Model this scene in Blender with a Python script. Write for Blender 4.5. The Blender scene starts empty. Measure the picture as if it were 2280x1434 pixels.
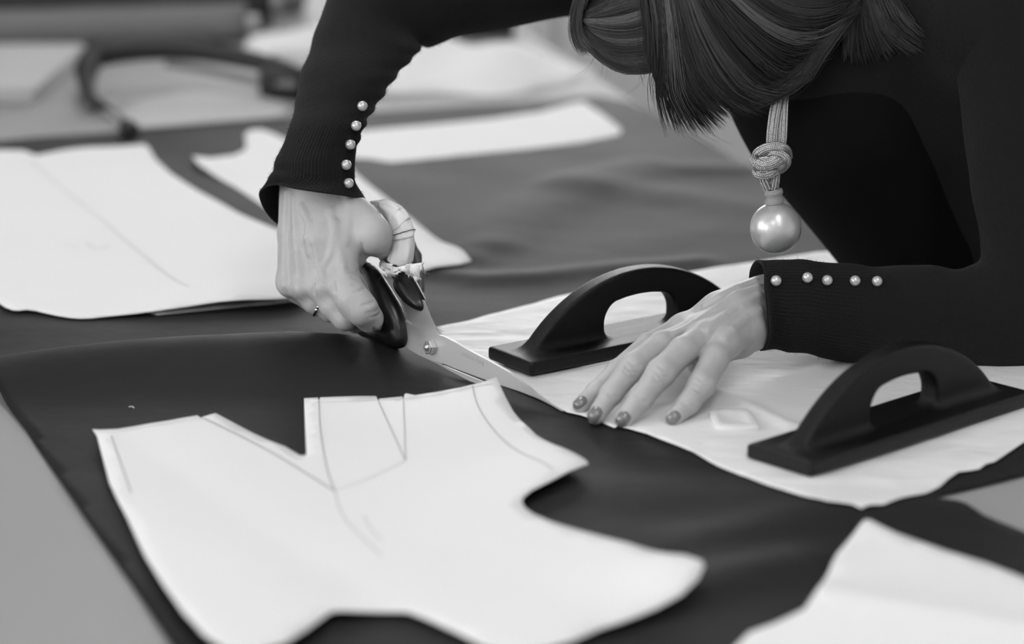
import bpy, bmesh, math, random
import numpy as np
from mathutils import Vector, Matrix
from mathutils.bvhtree import BVHTree
from mathutils.geometry import delaunay_2d_cdt

random.seed(7)
RNG = np.random.default_rng(7)
SC = bpy.context.scene
COL = SC.collection

# ------------------------------------------------------------------ camera
CAM_H, PITCH, FMM = 0.56, math.radians(15.0), 85.0
FPX = 2280 * FMM / 36.0
cam_data = bpy.data.cameras.new('camera')
cam = bpy.data.objects.new('camera', cam_data)
COL.objects.link(cam)
cam.location = (0, 0, CAM_H)
cam.rotation_euler = (math.pi / 2 - PITCH, 0, 0)
cam_data.sensor_width = 36.0
cam_data.lens = FMM
cam_data.clip_start = 0.05
cam_data.dof.use_dof = True
cam_data.dof.focus_distance = 1.99
cam_data.dof.aperture_fstop = 2.9
SC.camera = cam

# ------------------------------------------------------------------ world, exposure
world = bpy.data.worlds.new('world')
SC.world = world
world.use_nodes = True
bg = world.node_tree.nodes['Background']
bg.inputs[0].default_value = (0.8, 0.8, 0.8, 1)
bg.inputs[1].default_value = 0.6
SC.view_settings.view_transform = 'Standard'
SC.view_settings.look = 'None'
SC.view_settings.gamma = 1.0
SC.view_settings.use_curve_mapping = False
SC.view_settings.exposure = -0.18
SC.cycles.max_bounces = 6
SC.cycles.diffuse_bounces = 3
SC.cycles.glossy_bounces = 3
SC.cycles.caustics_reflective = False
SC.cycles.caustics_refractive = False
WINDOW_POWER = 6.0
LAMP_POWER = 13.0

# ------------------------------------------------------------------ pixel helpers
_cp, _sp = math.cos(PITCH), math.sin(PITCH)

def ray(u, v):
    """direction through a pixel of the 2280x1434 frame"""
    return np.array([u - 1140.0, _cp * FPX + _sp * (717.0 - v), -_sp * FPX + _cp * (717.0 - v)])

def P(u, v, Y):
    d = ray(u, v)
    return np.array([0, 0, CAM_H]) + d * (Y / d[1])

def G(u, v, z=0.0):
    d = ray(u, v)
    return np.array([0, 0, CAM_H]) + d * ((z - CAM_H) / d[2])

def GS(u, v, zf):
    """point of the height field zf(x, y) seen through a pixel"""
    z = 0.0
    for _ in range(25):
        p = G(u, v, z)
        z = 0.5 * z + 0.5 * float(zf(p[0], p[1]))
    return G(u, v, z)

PX = 1.0 / 2620.0        # metres for one pixel at the distance of the hands

# ------------------------------------------------------------------ material helpers
def _new(name):
    m = bpy.data.materials.new(name)
    m.use_nodes = True
    nt = m.node_tree
    return m, nt, nt.nodes['Principled BSDF']

def grey(v):
    return (v, v, v, 1.0)

def mat(name, v, rough=0.6, spec=0.5, metal=0.0, sheen=0.0, coat=0.0, bump=None, var=None, sss=0.0):
    """bump = list of (kind, scale, strength, distance); var = (scale, amount) mottling of the colour"""
    m, nt, b = _new(name)
    b.inputs['Base Color'].default_value = grey(v)
    b.inputs['Roughness'].default_value = rough
    b.inputs['Specular IOR Level'].default_value = spec
    b.inputs['Metallic'].default_value = metal
    b.inputs['Sheen Weight'].default_value = sheen
    b.inputs['Sheen Roughness'].default_value = 0.5
    b.inputs['Coat Weight'].default_value = coat
    b.inputs['Coat Roughness'].default_value = 0.1
    if sss:
        b.inputs['Subsurface Weight'].default_value = sss
        b.inputs['Subsurface Radius'].default_value = (0.004, 0.004, 0.004)
        b.inputs['Subsurface Scale'].default_value = 1.0
    tc = nt.nodes.new('ShaderNodeTexCoord')
    if var:
        n = nt.nodes.new('ShaderNodeTexNoise')
        n.inputs['Scale'].default_value = var[0]
        n.inputs['Detail'].default_value = 5
        nt.links.new(tc.outputs['Object'], n.inputs['Vector'])
        r = nt.nodes.new('ShaderNodeMapRange')
        r.inputs['To Min'].default_value = v * (1 - var[1])
        r.inputs['To Max'].default_value = v * (1 + var[1])
        nt.links.new(n.outputs['Fac'], r.inputs['Value'])
        nt.links.new(r.outputs['Result'], b.inputs['Base Color'])
    prev = None
    for kind, scale, strength, dist in (bump or []):
        if kind == 'noise':
            t = nt.nodes.new('ShaderNodeTexNoise')
            t.inputs['Detail'].default_value = 4
            out = t.outputs['Fac']
        elif kind == 'voronoi':
            t = nt.nodes.new('ShaderNodeTexVoronoi')
            out = t.outputs['Distance']
        else:
            t = nt.nodes.new('ShaderNodeTexVoronoi')
            t.feature = 'DISTANCE_TO_EDGE'
            out = t.outputs['Distance']
        t.inputs['Scale'].default_value = scale
        nt.links.new(tc.outputs['Object'], t.inputs['Vector'])
        bp = nt.nodes.new('ShaderNodeBump')
        bp.inputs['Strength'].default_value = strength
        bp.inputs['Distance'].default_value = dist
        nt.links.new(out, bp.inputs['Height'])
        if prev:
            nt.links.new(prev, bp.inputs['Normal'])
        prev = bp.outputs['Normal']
    if prev:
        nt.links.new(prev, b.inputs['Normal'])
    return m

def emit_mat(name, strength):
    m, nt, b = _new(name)
    b.inputs['Base Color'].default_value = grey(0.8)
    b.inputs['Emission Color'].default_value = grey(1.0)
    b.inputs['Emission Strength'].default_value = strength
    return m

def twill_mat():
    m, nt, b = _new('dark_twill')
    tc = nt.nodes.new('ShaderNodeTexCoord')
    waves = []
    for ang, sc in ((0.62, 215.0), (-0.95, 190.0)):
        mp = nt.nodes.new('ShaderNodeMapping')
        mp.inputs['Rotation'].default_value = (0, 0, ang)
        nt.links.new(tc.outputs['Object'], mp.inputs['Vector'])
        w = nt.nodes.new('ShaderNodeTexWave')
        w.inputs['Scale'].default_value = sc
        w.inputs['Distortion'].default_value = 0.6
        w.inputs['Detail'].default_value = 1
        nt.links.new(mp.outputs['Vector'], w.inputs['Vector'])
        waves.append(w)
    mul = nt.nodes.new('ShaderNodeMath')
    mul.operation = 'MULTIPLY'
    nt.links.new(waves[0].outputs['Fac'], mul.inputs[0])
    nt.links.new(waves[1].outputs['Fac'], mul.inputs[1])
    r = nt.nodes.new('ShaderNodeMapRange')
    r.inputs['To Min'].default_value = 0.004
    r.inputs['To Max'].default_value = 0.024
    nt.links.new(mul.outputs[0], r.inputs['Value'])
    nt.links.new(r.outputs['Result'], b.inputs['Base Color'])
    b.inputs['Roughness'].default_value = 0.60
    b.inputs['Specular IOR Level'].default_value = 0.18
    b.inputs['Sheen Weight'].default_value = 0.02
    b.inputs['Sheen Roughness'].default_value = 0.35
    bp = nt.nodes.new('ShaderNodeBump')
    bp.inputs['Strength'].default_value = 0.35
    bp.inputs['Distance'].default_value = 0.0003
    nt.links.new(mul.outputs[0], bp.inputs['Height'])
    n = nt.nodes.new('ShaderNodeTexNoise')
    n.inputs['Scale'].default_value = 14
    n.inputs['Detail'].default_value = 3
    nt.links.new(tc.outputs['Object'], n.inputs['Vector'])
    bp2 = nt.nodes.new('ShaderNodeBump')
    bp2.inputs['Strength'].default_value = 0.5
    bp2.inputs['Distance'].default_value = 0.004
    nt.links.new(n.outputs['Fac'], bp2.inputs['Height'])
    nt.links.new(bp.outputs['Normal'], bp2.inputs['Normal'])
    nt.links.new(bp2.outputs['Normal'], b.inputs['Normal'])
    return m

def tissue_mat():
    m, nt, b = _new('pattern_tissue')
    b.inputs['Base Color'].default_value = grey(0.87)
    b.inputs['Roughness'].default_value = 0.45
    b.inputs['Specular IOR Level'].default_value = 0.35
    tc = nt.nodes.new('ShaderNodeTexCoord')
    prev = None
    for kind, rot, sc, scale, strength, dist in (('RIDGED_MULTIFRACTAL', 0.9, (1, 1.7, 1), 11, 0.42, 0.006), ('RIDGED_MULTIFRACTAL', -0.5, (1, 1.5, 1), 28, 0.65, 0.0024), ('FBM', 1.2, (1, 1.6, 1), 9, 0.35, 0.010)):
        mp = nt.nodes.new('ShaderNodeMapping')
        mp.inputs['Rotation'].default_value = (0, 0, rot)
        mp.inputs['Scale'].default_value = sc
        nt.links.new(tc.outputs['Object'], mp.inputs['Vector'])
        t = nt.nodes.new('ShaderNodeTexNoise')
        t.noise_type = kind
        t.inputs['Scale'].default_value = scale
        t.inputs['Detail'].default_value = 5
        t.inputs['Distortion'].default_value = 0.4
        nt.links.new(mp.outputs['Vector'], t.inputs['Vector'])
        bp = nt.nodes.new('ShaderNodeBump')
        bp.inputs['Strength'].default_value = strength
        bp.inputs['Distance'].default_value = dist
        nt.links.new(t.outputs['Fac'], bp.inputs['Height'])
        if prev:
            nt.links.new(prev, bp.inputs['Normal'])
        prev = bp.outputs['Normal']
    nt.links.new(prev, b.inputs['Normal'])
    return m

def hair_mat():
    m, nt, b = _new('hair_strand')
    at = nt.nodes.new('ShaderNodeAttribute')
    at.attribute_name = 'tone'
    nt.links.new(at.outputs['Fac'], b.inputs['Base Color'])
    b.inputs['Roughness'].default_value = 0.32
    b.inputs['Specular IOR Level'].default_value = 0.6
    return m

M = {}
M['paper'] = mat('pattern_card', 0.83, 0.75, 0.2, var=(9, 0.02), bump=[('noise', 9, 0.25, 0.004)])
M['tissue'] = tissue_mat()
M['pencil'] = mat('pencil_line', 0.42, 0.7)
M['twill'] = twill_mat()
M['table'] = mat('table_laminate', 0.32, 0.55, 0.3, var=(3, 0.04))
M['table_leg'] = mat('table_leg', 0.3, 0.5)
M['iron'] = mat('black_cast_iron', 0.003, 0.30, 0.28, bump=[('noise', 1400, 0.9, 0.0006), ('noise', 260, 0.10, 0.0008)])
M['skin'] = mat('skin', 0.49, 0.42, 0.4, var=(55, 0.10),
                bump=[('noise', 800, 0.45, 0.0007), ('noise', 160, 0.25, 0.0010)])
M['nail'] = mat('nail_varnish', 0.19, 0.16, 0.6, coat=0.7)
M['knit'] = mat('black_knit', 0.012, 0.9, 0.15, sheen=0.06, bump=[('noise', 900, 0.7, 0.0012), ('noise', 250, 0.4, 0.0015)])
M['dress'] = mat('black_cloth', 0.006, 0.9, 0.1, bump=[('noise', 500, 0.4, 0.001)])
M['pearl'] = mat('pearl', 0.62, 0.22, 0.7, metal=0.35, coat=0.6, bump=[('noise', 120, 0.10, 0.0006)])
M['pearl_smooth'] = mat('pearl_smooth', 0.62, 0.30, 0.7, metal=0.45, coat=0.12)
M['cord'] = mat('silver_cord', 0.48, 0.30, 0.6, metal=0.75)
M['thread'] = mat('pale_thread', 0.34, 0.55, 0.5)
M['steel'] = mat('brushed_steel', 0.60, 0.42, 0.5, metal=0.5, bump=[('noise', 500, 0.06, 0.0003)])
M['bright_steel'] = mat('bright_steel', 0.80, 0.26, 0.5, metal=0.8)
M['engraving'] = mat('engraving', 0.40, 0.55)
M['dark_thread'] = mat('dark_thread', 0.06, 0.8)
M['plastic'] = mat('black_plastic', 0.010, 0.28, 0.5, bump=[('noise', 300, 0.08, 0.0004)])
M['wrap'] = mat('cotton_strip', 0.88, 0.9, 0.1, bump=[('noise', 500, 0.25, 0.0005), ('noise', 120, 0.3, 0.0015)])
M['chalk'] = mat('tailors_chalk', 0.80, 0.7, 0.3, bump=[('noise', 60, 0.3, 0.001)])
M['hair'] = hair_mat()
M['wall'] = mat('plaster', 0.82, 0.9)
M['floor'] = mat('floor_vinyl', 0.55, 0.5, var=(2, 0.05))
M['ceiling'] = mat('ceiling_paint', 0.85, 0.9)
M['frame'] = mat('white_paint', 0.75, 0.5)
M['pane'] = emit_mat('daylight_pane', WINDOW_POWER)
M['tube'] = emit_mat('lamp_diffuser', LAMP_POWER)
M['silver'] = mat('silver', 0.85, 0.12, metal=1.0)

# ------------------------------------------------------------------ mesh helpers
def link(name, me, m=None, parent=None):
    o = bpy.data.objects.new(name, me)
    COL.objects.link(o)
    if m is not None:
        me.materials.append(m)
    if parent is not None:
        o.parent = parent
        o.matrix_parent_inverse = parent.matrix_basis.inverted()
    return o

def mk(name, verts, faces, m=None, parent=None, smooth=True):
    me = bpy.data.meshes.new(name)
    me.from_pydata([tuple(map(float, p)) for p in verts], [], [tuple(int(i) for i in f) for f in faces])
    me.validate()
    if smooth:
        me.polygons.foreach_set('use_smooth', [True] * len(me.polygons))
    me.update()
    return link(name, me, m, parent)

def mk_np(name, V, F, m=None, parent=None):
    """all-quad smooth mesh straight from arrays"""
    V = np.asarray(V, np.float32)
    F = np.asarray(F, np.int32)
    me = bpy.data.meshes.new(name)
    me.vertices.add(len(V))
    me.vertices.foreach_set('co', V.ravel())
    me.loops.add(F.size)
    me.loops.foreach_set('vertex_index', F.ravel())
    me.polygons.add(len(F))
    me.polygons.foreach_set('loop_start', np.arange(0, F.size, 4, dtype=np.int32))
    me.polygons.foreach_set('use_smooth', np.ones(len(F), bool))
    me.update(calc_edges=True)
    return link(name, me, m, parent)

def from_bm(name, bm, m=None, parent=None, smooth=True):
    me = bpy.data.meshes.new(name)
    bmesh.ops.recalc_face_normals(bm, faces=bm.faces[:])
    bm.to_mesh(me)
    bm.free()
    if smooth:
        me.polygons.foreach_set('use_smooth', [True] * len(me.polygons))
    return link(name, me, m, parent)

def tag(o, label, cat, group=None):
    o['label'] = label
    o['category'] = cat
    if group:
        o['group'] = group
    return o

def structure(o):
    o['kind'] = 'structure'
    return o

def empty(name, loc):
    o = bpy.data.objects.new(name, None)
    o.empty_display_size = 0.05
    COL.objects.link(o)
    o.location = tuple(float(c) for c in loc)
    return o

def join(parts):
    V, F, n = [], [], 0
    for v, f in parts:
        V += [tuple(p) for p in v]
        F += [tuple(i + n for i in q) for q in f]
        n += len(v)
    return V, F

def box_geo(lo, hi):
    (a, b, c), (d, e, f) = lo, hi
    v = [(a, b, c), (d, b, c), (d, e, c), (a, e, c), (a, b, f), (d, b, f), (d, e, f), (a, e, f)]
    q = [(0, 3, 2, 1), (4, 5, 6, 7), (0, 1, 5, 4), (1, 2, 6, 5), (2, 3, 7, 6), (3, 0, 4, 7)]
    return v, q

def bevel_box(name, lo, hi, m, parent=None, bev=0.004, seg=2):
    bm = bmesh.new()
    v, f = box_geo(lo, hi)
    vs = [bm.verts.new(p) for p in v]
    for q in f:
        bm.faces.new([vs[i] for i in q])
    if bev:
        bmesh.ops.bevel(bm, geom=bm.edges[:], offset=bev, segments=seg, affect='EDGES', profile=0.5)
    return from_bm(name, bm, m, parent, smooth=False)

def catmull(pts, n, closed=False):
    """resample a control polyline (any dimension) to n samples, uniform in control index"""
    p = np.asarray(pts, float)
    k = len(p)
    out = []
    span = k if closed else k - 1
    for i in range(n):
        t = i / n * span if closed else i / (n - 1) * span
        j = int(math.floor(t))
        if not closed and j >= k - 1:
            j = k - 2
        x = t - j
        if closed:
            a, b, c, d = p[(j - 1) % k], p[j % k], p[(j + 1) % k], p[(j + 2) % k]
        else:
            a, b, c, d = p[max(j - 1, 0)], p[j], p[j + 1], p[min(j + 2, k - 1)]
        out.append(0.5 * ((2 * b) + (-a + c) * x + (2 * a - 5 * b + 4 * c - d) * x * x + (-a + 3 * b - 3 * c + d) * x ** 3))
    return np.array(out)

def resample(p, n):
    p = np.asarray(p, float)
    s = np.concatenate([[0], np.cumsum(np.linalg.norm(np.diff(p, axis=0), axis=1))])
    t = np.linspace(0, s[-1], n)
    return np.stack([np.interp(t, s, p[:, i]) for i in range(p.shape[1])], 1)

def loft(rings, cap=False):
    rings = [np.asarray(r) for r in rings]
    n = len(rings[0])
    V = np.concatenate(rings)
    F = []
    for i in range(len(rings) - 1):
        for j in range(n):
            k = (j + 1) % n
            F.append((i * n + j, i * n + k, (i + 1) * n + k, (i + 1) * n + j))
    if cap:
        F.append(tuple(range(n - 1, -1, -1)))
        F.append(tuple((len(rings) - 1) * n + j for j in range(n)))
    # faces look outward
    m_ = len(rings) // 2 if len(rings) > 2 else 1
    A_, B_ = rings[m_ - 1], rings[m_]
    e1 = np.roll(A_, -1, 0) - A_
    e2 = B_ - A_
    if np.sum(np.cross(e1, e2) * (A_ - A_.mean(0))) < 0:
        F = [f[::-1] for f in F]
    return V, F

def tube(path, radius, sides=8, cap=True):
    """round tube along a 3-D polyline; radius a number or one per point"""
    p = np.asarray(path, float)
    n = len(p)
    r = np.full(n, radius) if np.isscalar(radius) else np.asarray(radius)
    t = np.gradient(p, axis=0)
    t /= np.linalg.norm(t, axis=1)[:, None] + 1e-12
    ref = np.array([0, 0, 1.0]) if abs(t[0][2]) < 0.9 else np.array([1.0, 0, 0])
    a = np.cross(t[0], ref)
    a /= np.linalg.norm(a)
    rings = []
    ang = np.linspace(0, 2 * math.pi, sides, endpoint=False)
    for i in range(n):
        a = a - t[i] * np.dot(a, t[i])
        a /= np.linalg.norm(a) + 1e-12
        b = np.cross(t[i], a)
        rings.append(p[i] + r[i] * (np.cos(ang)[:, None] * a + np.sin(ang)[:, None] * b))
    return loft(rings, cap)

# ------------------------------------------------------------------ implicit surfaces
def rc(p, a, b, ra, rb):
    a = np.asarray(a, float)
    ba = np.asarray(b, float) - a
    x, y, z = p[:, 0] - a[0], p[:, 1] - a[1], p[:, 2] - a[2]
    t = (x * ba[0] + y * ba[1] + z * ba[2]) / (ba @ ba + 1e-12)
    t = np.minimum(np.maximum(t, 0), 1)
    x = x - t * ba[0]
    y = y - t * ba[1]
    z = z - t * ba[2]
    return np.sqrt(x * x + y * y + z * z) - (ra + (rb - ra) * t)

def ell(p, c, r, R=None):
    q = p - np.asarray(c)
    if R is not None:
        q = q @ np.asarray(R).T
    r = np.asarray(r)
    k0 = np.linalg.norm(q / r, axis=1)
    k1 = np.linalg.norm(q / (r * r), axis=1) + 1e-9
    return k0 * (k0 - 1) / k1

def smin(a, b, k):
    h = np.clip(0.5 + 0.5 * (b - a) / k, 0, 1)
    return b * (1 - h) + a * h - k * h * (1 - h)

def chain(p, pts, k=0.004):
    """pts: list of (point, radius)"""
    d = None
    for (a, ra), (b, rb) in zip(pts[:-1], pts[1:]):
        e = rc(p, a, b, ra, rb)
        d = e if d is None else smin(d, e, k)
    return d

def polygonise(fn, lo, hi, vox, relax=2):
    B = 8
    lo = np.asarray(lo, float)
    nb = np.maximum(1, np.ceil((np.asarray(hi) - lo) / (vox * B)).astype(int))
    dim = nb * B + 1
    vals = np.empty(dim, np.float32)
    bi = np.stack(np.meshgrid(*[np.arange(n) for n in nb], indexing='ij'), -1).reshape(-1, 3)
    cen = lo + (bi * B + B / 2) * vox
    dc = np.concatenate([fn(c) for c in np.array_split(cen, max(1, len(cen) // 60000))])
    for b, d in zip(bi, dc):
        s = b * B
        vals[s[0]:s[0] + B + 1, s[1]:s[1] + B + 1, s[2]:s[2] + B + 1] = 1.0 if d > 0 else -1.0
    act = bi[np.abs(dc) < vox * B * 1.25]
    off = np.stack(np.meshgrid(*[np.arange(B + 1)] * 3, indexing='ij'), -1).reshape(-1, 3)
    for grp in np.array_split(act, max(1, len(act) // 120)):
        pts = (grp[:, None, :] * B + off[None]).reshape(-1, 3)
        d = fn(lo + pts * vox)
        vals[pts[:, 0], pts[:, 1], pts[:, 2]] = d
    s = vals < 0
    c = [(i, j, k) for i in (0, 1) for j in (0, 1) for k in (0, 1)]
    sub = lambda A, o: A[o[0]:A.shape[0] - 1 + o[0], o[1]:A.shape[1] - 1 + o[1], o[2]:A.shape[2] - 1 + o[2]]
    cnt = sum(sub(s, o).astype(np.int8) for o in c)
    cells = np.argwhere((cnt > 0) & (cnt < 8))
    idx = np.full(cnt.shape, -1, np.int64)
    idx[cells[:, 0], cells[:, 1], cells[:, 2]] = np.arange(len(cells))
    acc = np.zeros((len(cells), 3))
    num = np.zeros(len(cells))
    for i in range(8):
        for ax in range(3):
            if c[i][ax]:
                continue
            o2 = list(c[i])
            o2[ax] = 1
            A = cells + np.array(c[i])
            Bq = cells + np.array(o2)
            va = vals[A[:, 0], A[:, 1], A[:, 2]]
            vb = vals[Bq[:, 0], Bq[:, 1], Bq[:, 2]]
            m = (va < 0) != (vb < 0)
            t = va[m] / (va[m] - vb[m])
            q = A[m].astype(float)
            q[:, ax] += t
            acc[m] += q
            num[m] += 1
    V = lo + acc / num[:, None] * vox
    F = []
    for ax in range(3):
        o = [0, 0, 0]
        o[ax] = 1
        n0 = [vals.shape[k] - o[k] for k in range(3)]
        a = s[:n0[0], :n0[1], :n0[2]]
        b = s[o[0]:, o[1]:, o[2]:]
        e = np.argwhere(a != b)
        o1, o2 = [k for k in range(3) if k != ax]
        e = e[(e[:, o1] > 0) & (e[:, o2] > 0) & (e[:, o1] < cnt.shape[o1]) & (e[:, o2] < cnt.shape[o2])]
        q = []
        for d1, d2 in ((-1, -1), (0, -1), (0, 0), (-1, 0)):
            g = e.copy()
            g[:, o1] += d1
            g[:, o2] += d2
            q.append(idx[g[:, 0], g[:, 1], g[:, 2]])
        q = np.stack(q, 1)
        ins = s[e[:, 0], e[:, 1], e[:, 2]]
        if ax == 1:
            ins = ~ins
        q[~ins] = q[~ins][:, ::-1]
        F.append(q)
    F = np.concatenate(F)
    F = F[(F >= 0).all(1)]
    h = vox * 0.3
    for _ in range(relax):
        d = fn(V)
        g = np.stack([fn(V + np.eye(3)[k] * h) - fn(V - np.eye(3)[k] * h) for k in range(3)], 1) / (2 * h)
        st = d[:, None] * g / (np.sum(g * g, 1)[:, None] + 1e-6)
        ln = np.linalg.norm(st, axis=1)[:, None] + 1e-12
        V = V - st * np.minimum(1, vox * 0.5 / ln)
    return V, F

def trace(fn, u, v, Y0=1.5, Y1=2.6):
    """first hit of a pixel ray on an implicit surface"""
    d = ray(u, v)
    d = d / np.linalg.norm(d)
    o = np.array([0, 0, CAM_H])
    t = Y0 / d[1]
    for _ in range(160):
        p = o + d * t
        e = float(fn(p[None])[0])
        if e < 0.0002:
            return p
        t += max(e * 0.7, 0.0002)
        if p[1] > Y1:
            return None
    return p

# ------------------------------------------------------------------ heights of the cloth on the table
def interp(x, xs, ys):
    return np.interp(x, xs, ys)

_crest_px = [(-120, 826, .010), (0, 806, .014), (150, 786, .019), (320, 769, .022), (480, 758, .024), (640, 752, .024),
             (760, 757, .019), (850, 770, .011), (920, 800, .003), (1010, 830, .0)]
_cr = np.array([[*G(u, v, h)[:2], h] for u, v, h in _crest_px])

def _seg_dist(x, y, pts):
    """distance to a polyline in plan"""
    best = np.full(np.shape(x), 9.0)
    for (ax, ay), (bx, by) in zip(pts[:-1], pts[1:]):
        dx, dy = bx - ax, by - ay
        t = np.clip(((x - ax) * dx + (y - ay) * dy) / (dx * dx + dy * dy), 0, 1)
        best = np.minimum(best, np.hypot(x - ax - t * dx, y - ay - t * dy))
    return best

def _crease(us):
    return [tuple(G(u, v)[:2]) for u, v in us]

_CREASES = [
    (_crease([(1040, 585), (1090, 520), (1180, 450), (1300, 400), (1420, 375)]), .006, .022),
    (_crease([(1120, 560), (1220, 480), (1340, 420), (1480, 385), (1640, 385)]), .005, .022),
    (_crease([(940, 610), (1060, 630), (1200, 625), (1400, 600), (1560, 590)]), .005, .015),
    (_crease([(1560, 1210), (1750, 1180), (1900, 1160), (2050, 1150)]), .006, .02),
    (_crease([(1500, 1330), (1650, 1290), (1800, 1260)]), .007, .02),
    (_crease([(1250, 1090), (1400, 1110), (1600, 1120), (1760, 1130)]), .005, .03),
    (_crease([(1250, 420), (1480, 440), (1700, 470)]), .004, .03),
    (_crease([(0, 870), (200, 860), (420, 850), (640, 848), (800, 860)]), .006, .03),
]

def cloth_z(x, y):
    x = np.asarray(x, float)
    y = np.asarray(y, float)
    yc = interp(x, _cr[:, 0], _cr[:, 1])
    hc = interp(x, _cr[:, 0], _cr[:, 2])
    d = y - yc
    sg = np.where(d > 0, 0.026, 0.042)
    z = 0.002 + hc * np.exp(-0.5 * (d / sg) ** 2)
    for pts, h, w in _CREASES:
        z = z + h * np.exp(-0.5 * (_seg_dist(x, y, pts) / w) ** 2)
    z = z + 0.0012 * (np.sin(x * 23 + 1.3 * np.sin(y * 9)) * np.sin(y * 17 + x * 5))
    return np.maximum(z, 0.0008)

def flat_z(x, y):
    return np.zeros_like(np.asarray(x, float))

def bumps(lst):
    """sum of gaussians given at pixels: (u, v, height, sigma)"""
    pts = [(*G(u, v, max(h, 0))[:2], h, s) for u, v, h, s in lst]
    def f(x, y):
        z = 0 * np.asarray(x, float)
        for a, b, h, s in pts:
            z = z + h * np.exp(-0.5 * ((x - a) ** 2 + (y - b) ** 2) / (s * s))
        return z
    return f

def sheet(name, outline_px, zf, m, step, thick, smooth_outline=0):
    """thin sheet whose outline is given by pixels on the height field zf"""
    b = np.array([GS(u, v, zf) for u, v in outline_px])
    if smooth_outline:
        b = catmull(b, smooth_outline, closed=True)
    n0 = len(b)
    # subdivide long boundary edges
    bb = []
    for i in range(n0):
        p, q = b[i], b[(i + 1) % n0]
        k = max(1, int(np.linalg.norm(q[:2] - p[:2]) / step))
        for j in range(k):
            bb.append(p + (q - p) * j / k)
    b = np.array(bb)
    lo, hi = b[:, :2].min(0), b[:, :2].max(0)
    gx, gy = np.meshgrid(np.arange(lo[0], hi[0], step), np.arange(lo[1], hi[1], step))
    gx = gx + (np.arange(gx.shape[0]) % 2)[:, None] * step * 0.5
    g = np.stack([gx.ravel(), gy.ravel()], 1)
    # inside and not too close to the boundary
    ins = np.zeros(len(g), bool)
    nb_ = len(b)
    dmin = np.full(len(g), 9.0)
    for i in range(nb_):
        p, q = b[i, :2], b[(i + 1) % nb_, :2]
        c = (p[1] > g[:, 1]) != (q[1] > g[:, 1])
        with np.errstate(divide='ignore', invalid='ignore'):
            xx = (q[0] - p[0]) * (g[:, 1] - p[1]) / (q[1] - p[1]) + p[0]
        ins ^= c & (g[:, 0] < xx)
        dmin = np.minimum(dmin, np.hypot(g[:, 0] - p[0], g[:, 1] - p[1]))
    g = g[ins & (dmin > step * 0.55)]
    pts = [Vector((float(p[0]), float(p[1]))) for p in b[:, :2]] + [Vector((float(p[0]), float(p[1]))) for p in g]
    edges = [(i, (i + 1) % nb_) for i in range(nb_)]
    vo, eo, fo, *_ = delaunay_2d_cdt(pts, edges, [], 1, 1e-7)
    xy = np.array([(p.x, p.y) for p in vo])
    z = zf(xy[:, 0], xy[:, 1])
    V = np.column_stack([xy, z])
    F = []
    for f in fo:
        a, bq, c = xy[f[0]], xy[f[1]], xy[f[2]]
        cr = (bq[0] - a[0]) * (c[1] - a[1]) - (bq[1] - a[1]) * (c[0] - a[0])
        F.append(tuple(f) if cr > 0 else tuple(reversed(f)))
    o = mk(name, V, F, m)
    if thick:
        md = o.modifiers.new('thickness', 'SOLIDIFY')
        md.thickness = thick
        md.offset = 1.0
    return o

# ================================================================== THE ROOM
ROOM = dict(x0=-3.6, x1=3.4, y0=-2.6, y1=7.0, z0=-0.9, z1=2.1)

def slab(name, lo, hi, m):
    v, f = box_geo(lo, hi)
    return structure(mk(name, v, f, m, smooth=False))

R_ = ROOM
slab('floor', (R_['x0'], R_['y0'], -0.95), (R_['x1'], R_['y1'], -0.9), M['floor'])
slab('ceiling', (R_['x0'], R_['y0'], 2.1), (R_['x1'], R_['y1'], 2.15), M['ceiling'])

def wall_with_openings(name, axis, pos, thick, a0, a1, holes):
    """wall along x (axis 'x', at y = pos) or along y (axis 'y', at x = pos); holes = (a, b, z0, z1)"""
    parts = []
    def add(s0, s1, z0, z1):
        if s1 - s0 < 1e-4 or z1 - z0 < 1e-4:
            return
        lo, hi = ((s0, pos, z0), (s1, pos + thick, z1)) if axis == 'x' else ((pos, s0, z0), (pos + thick, s1, z1))
        parts.append(box_geo(lo, hi))
    s = a0
    for h0, h1, z0, z1 in sorted(holes):
        add(s, h0, -0.9, 2.1)
        add(h0, h1, -0.9, z0)
        add(h0, h1, z1, 2.1)
        s = h1
    add(s, a1, -0.9, 2.1)
    return structure(mk(name, *join(parts), M['wall'], smooth=False))

BACK_WIN = [(-0.9, 0.8, 0.35, 1.8), (1.2, 2.9, 0.35, 1.8)]
LEFT_WIN = [(-2.2, -0.4, 0.2, 1.8), (0.2, 2.0, 0.2, 1.8)]
wall_with_openings('wall_back', 'x', R_['y1'], 0.15, R_['x0'], R_['x1'], BACK_WIN)
wall_with_openings('wall_front', 'x', R_['y0'] - 0.15, 0.15, R_['x0'], R_['x1'], [])
wall_with_openings('wall_left', 'y', R_['x0'] - 0.15, 0.15, R_['y0'], R_['y1'], LEFT_WIN)
wall_with_openings('wall_right', 'y', R_['x1'], 0.15, R_['y0'], R_['y1'], [])

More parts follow.
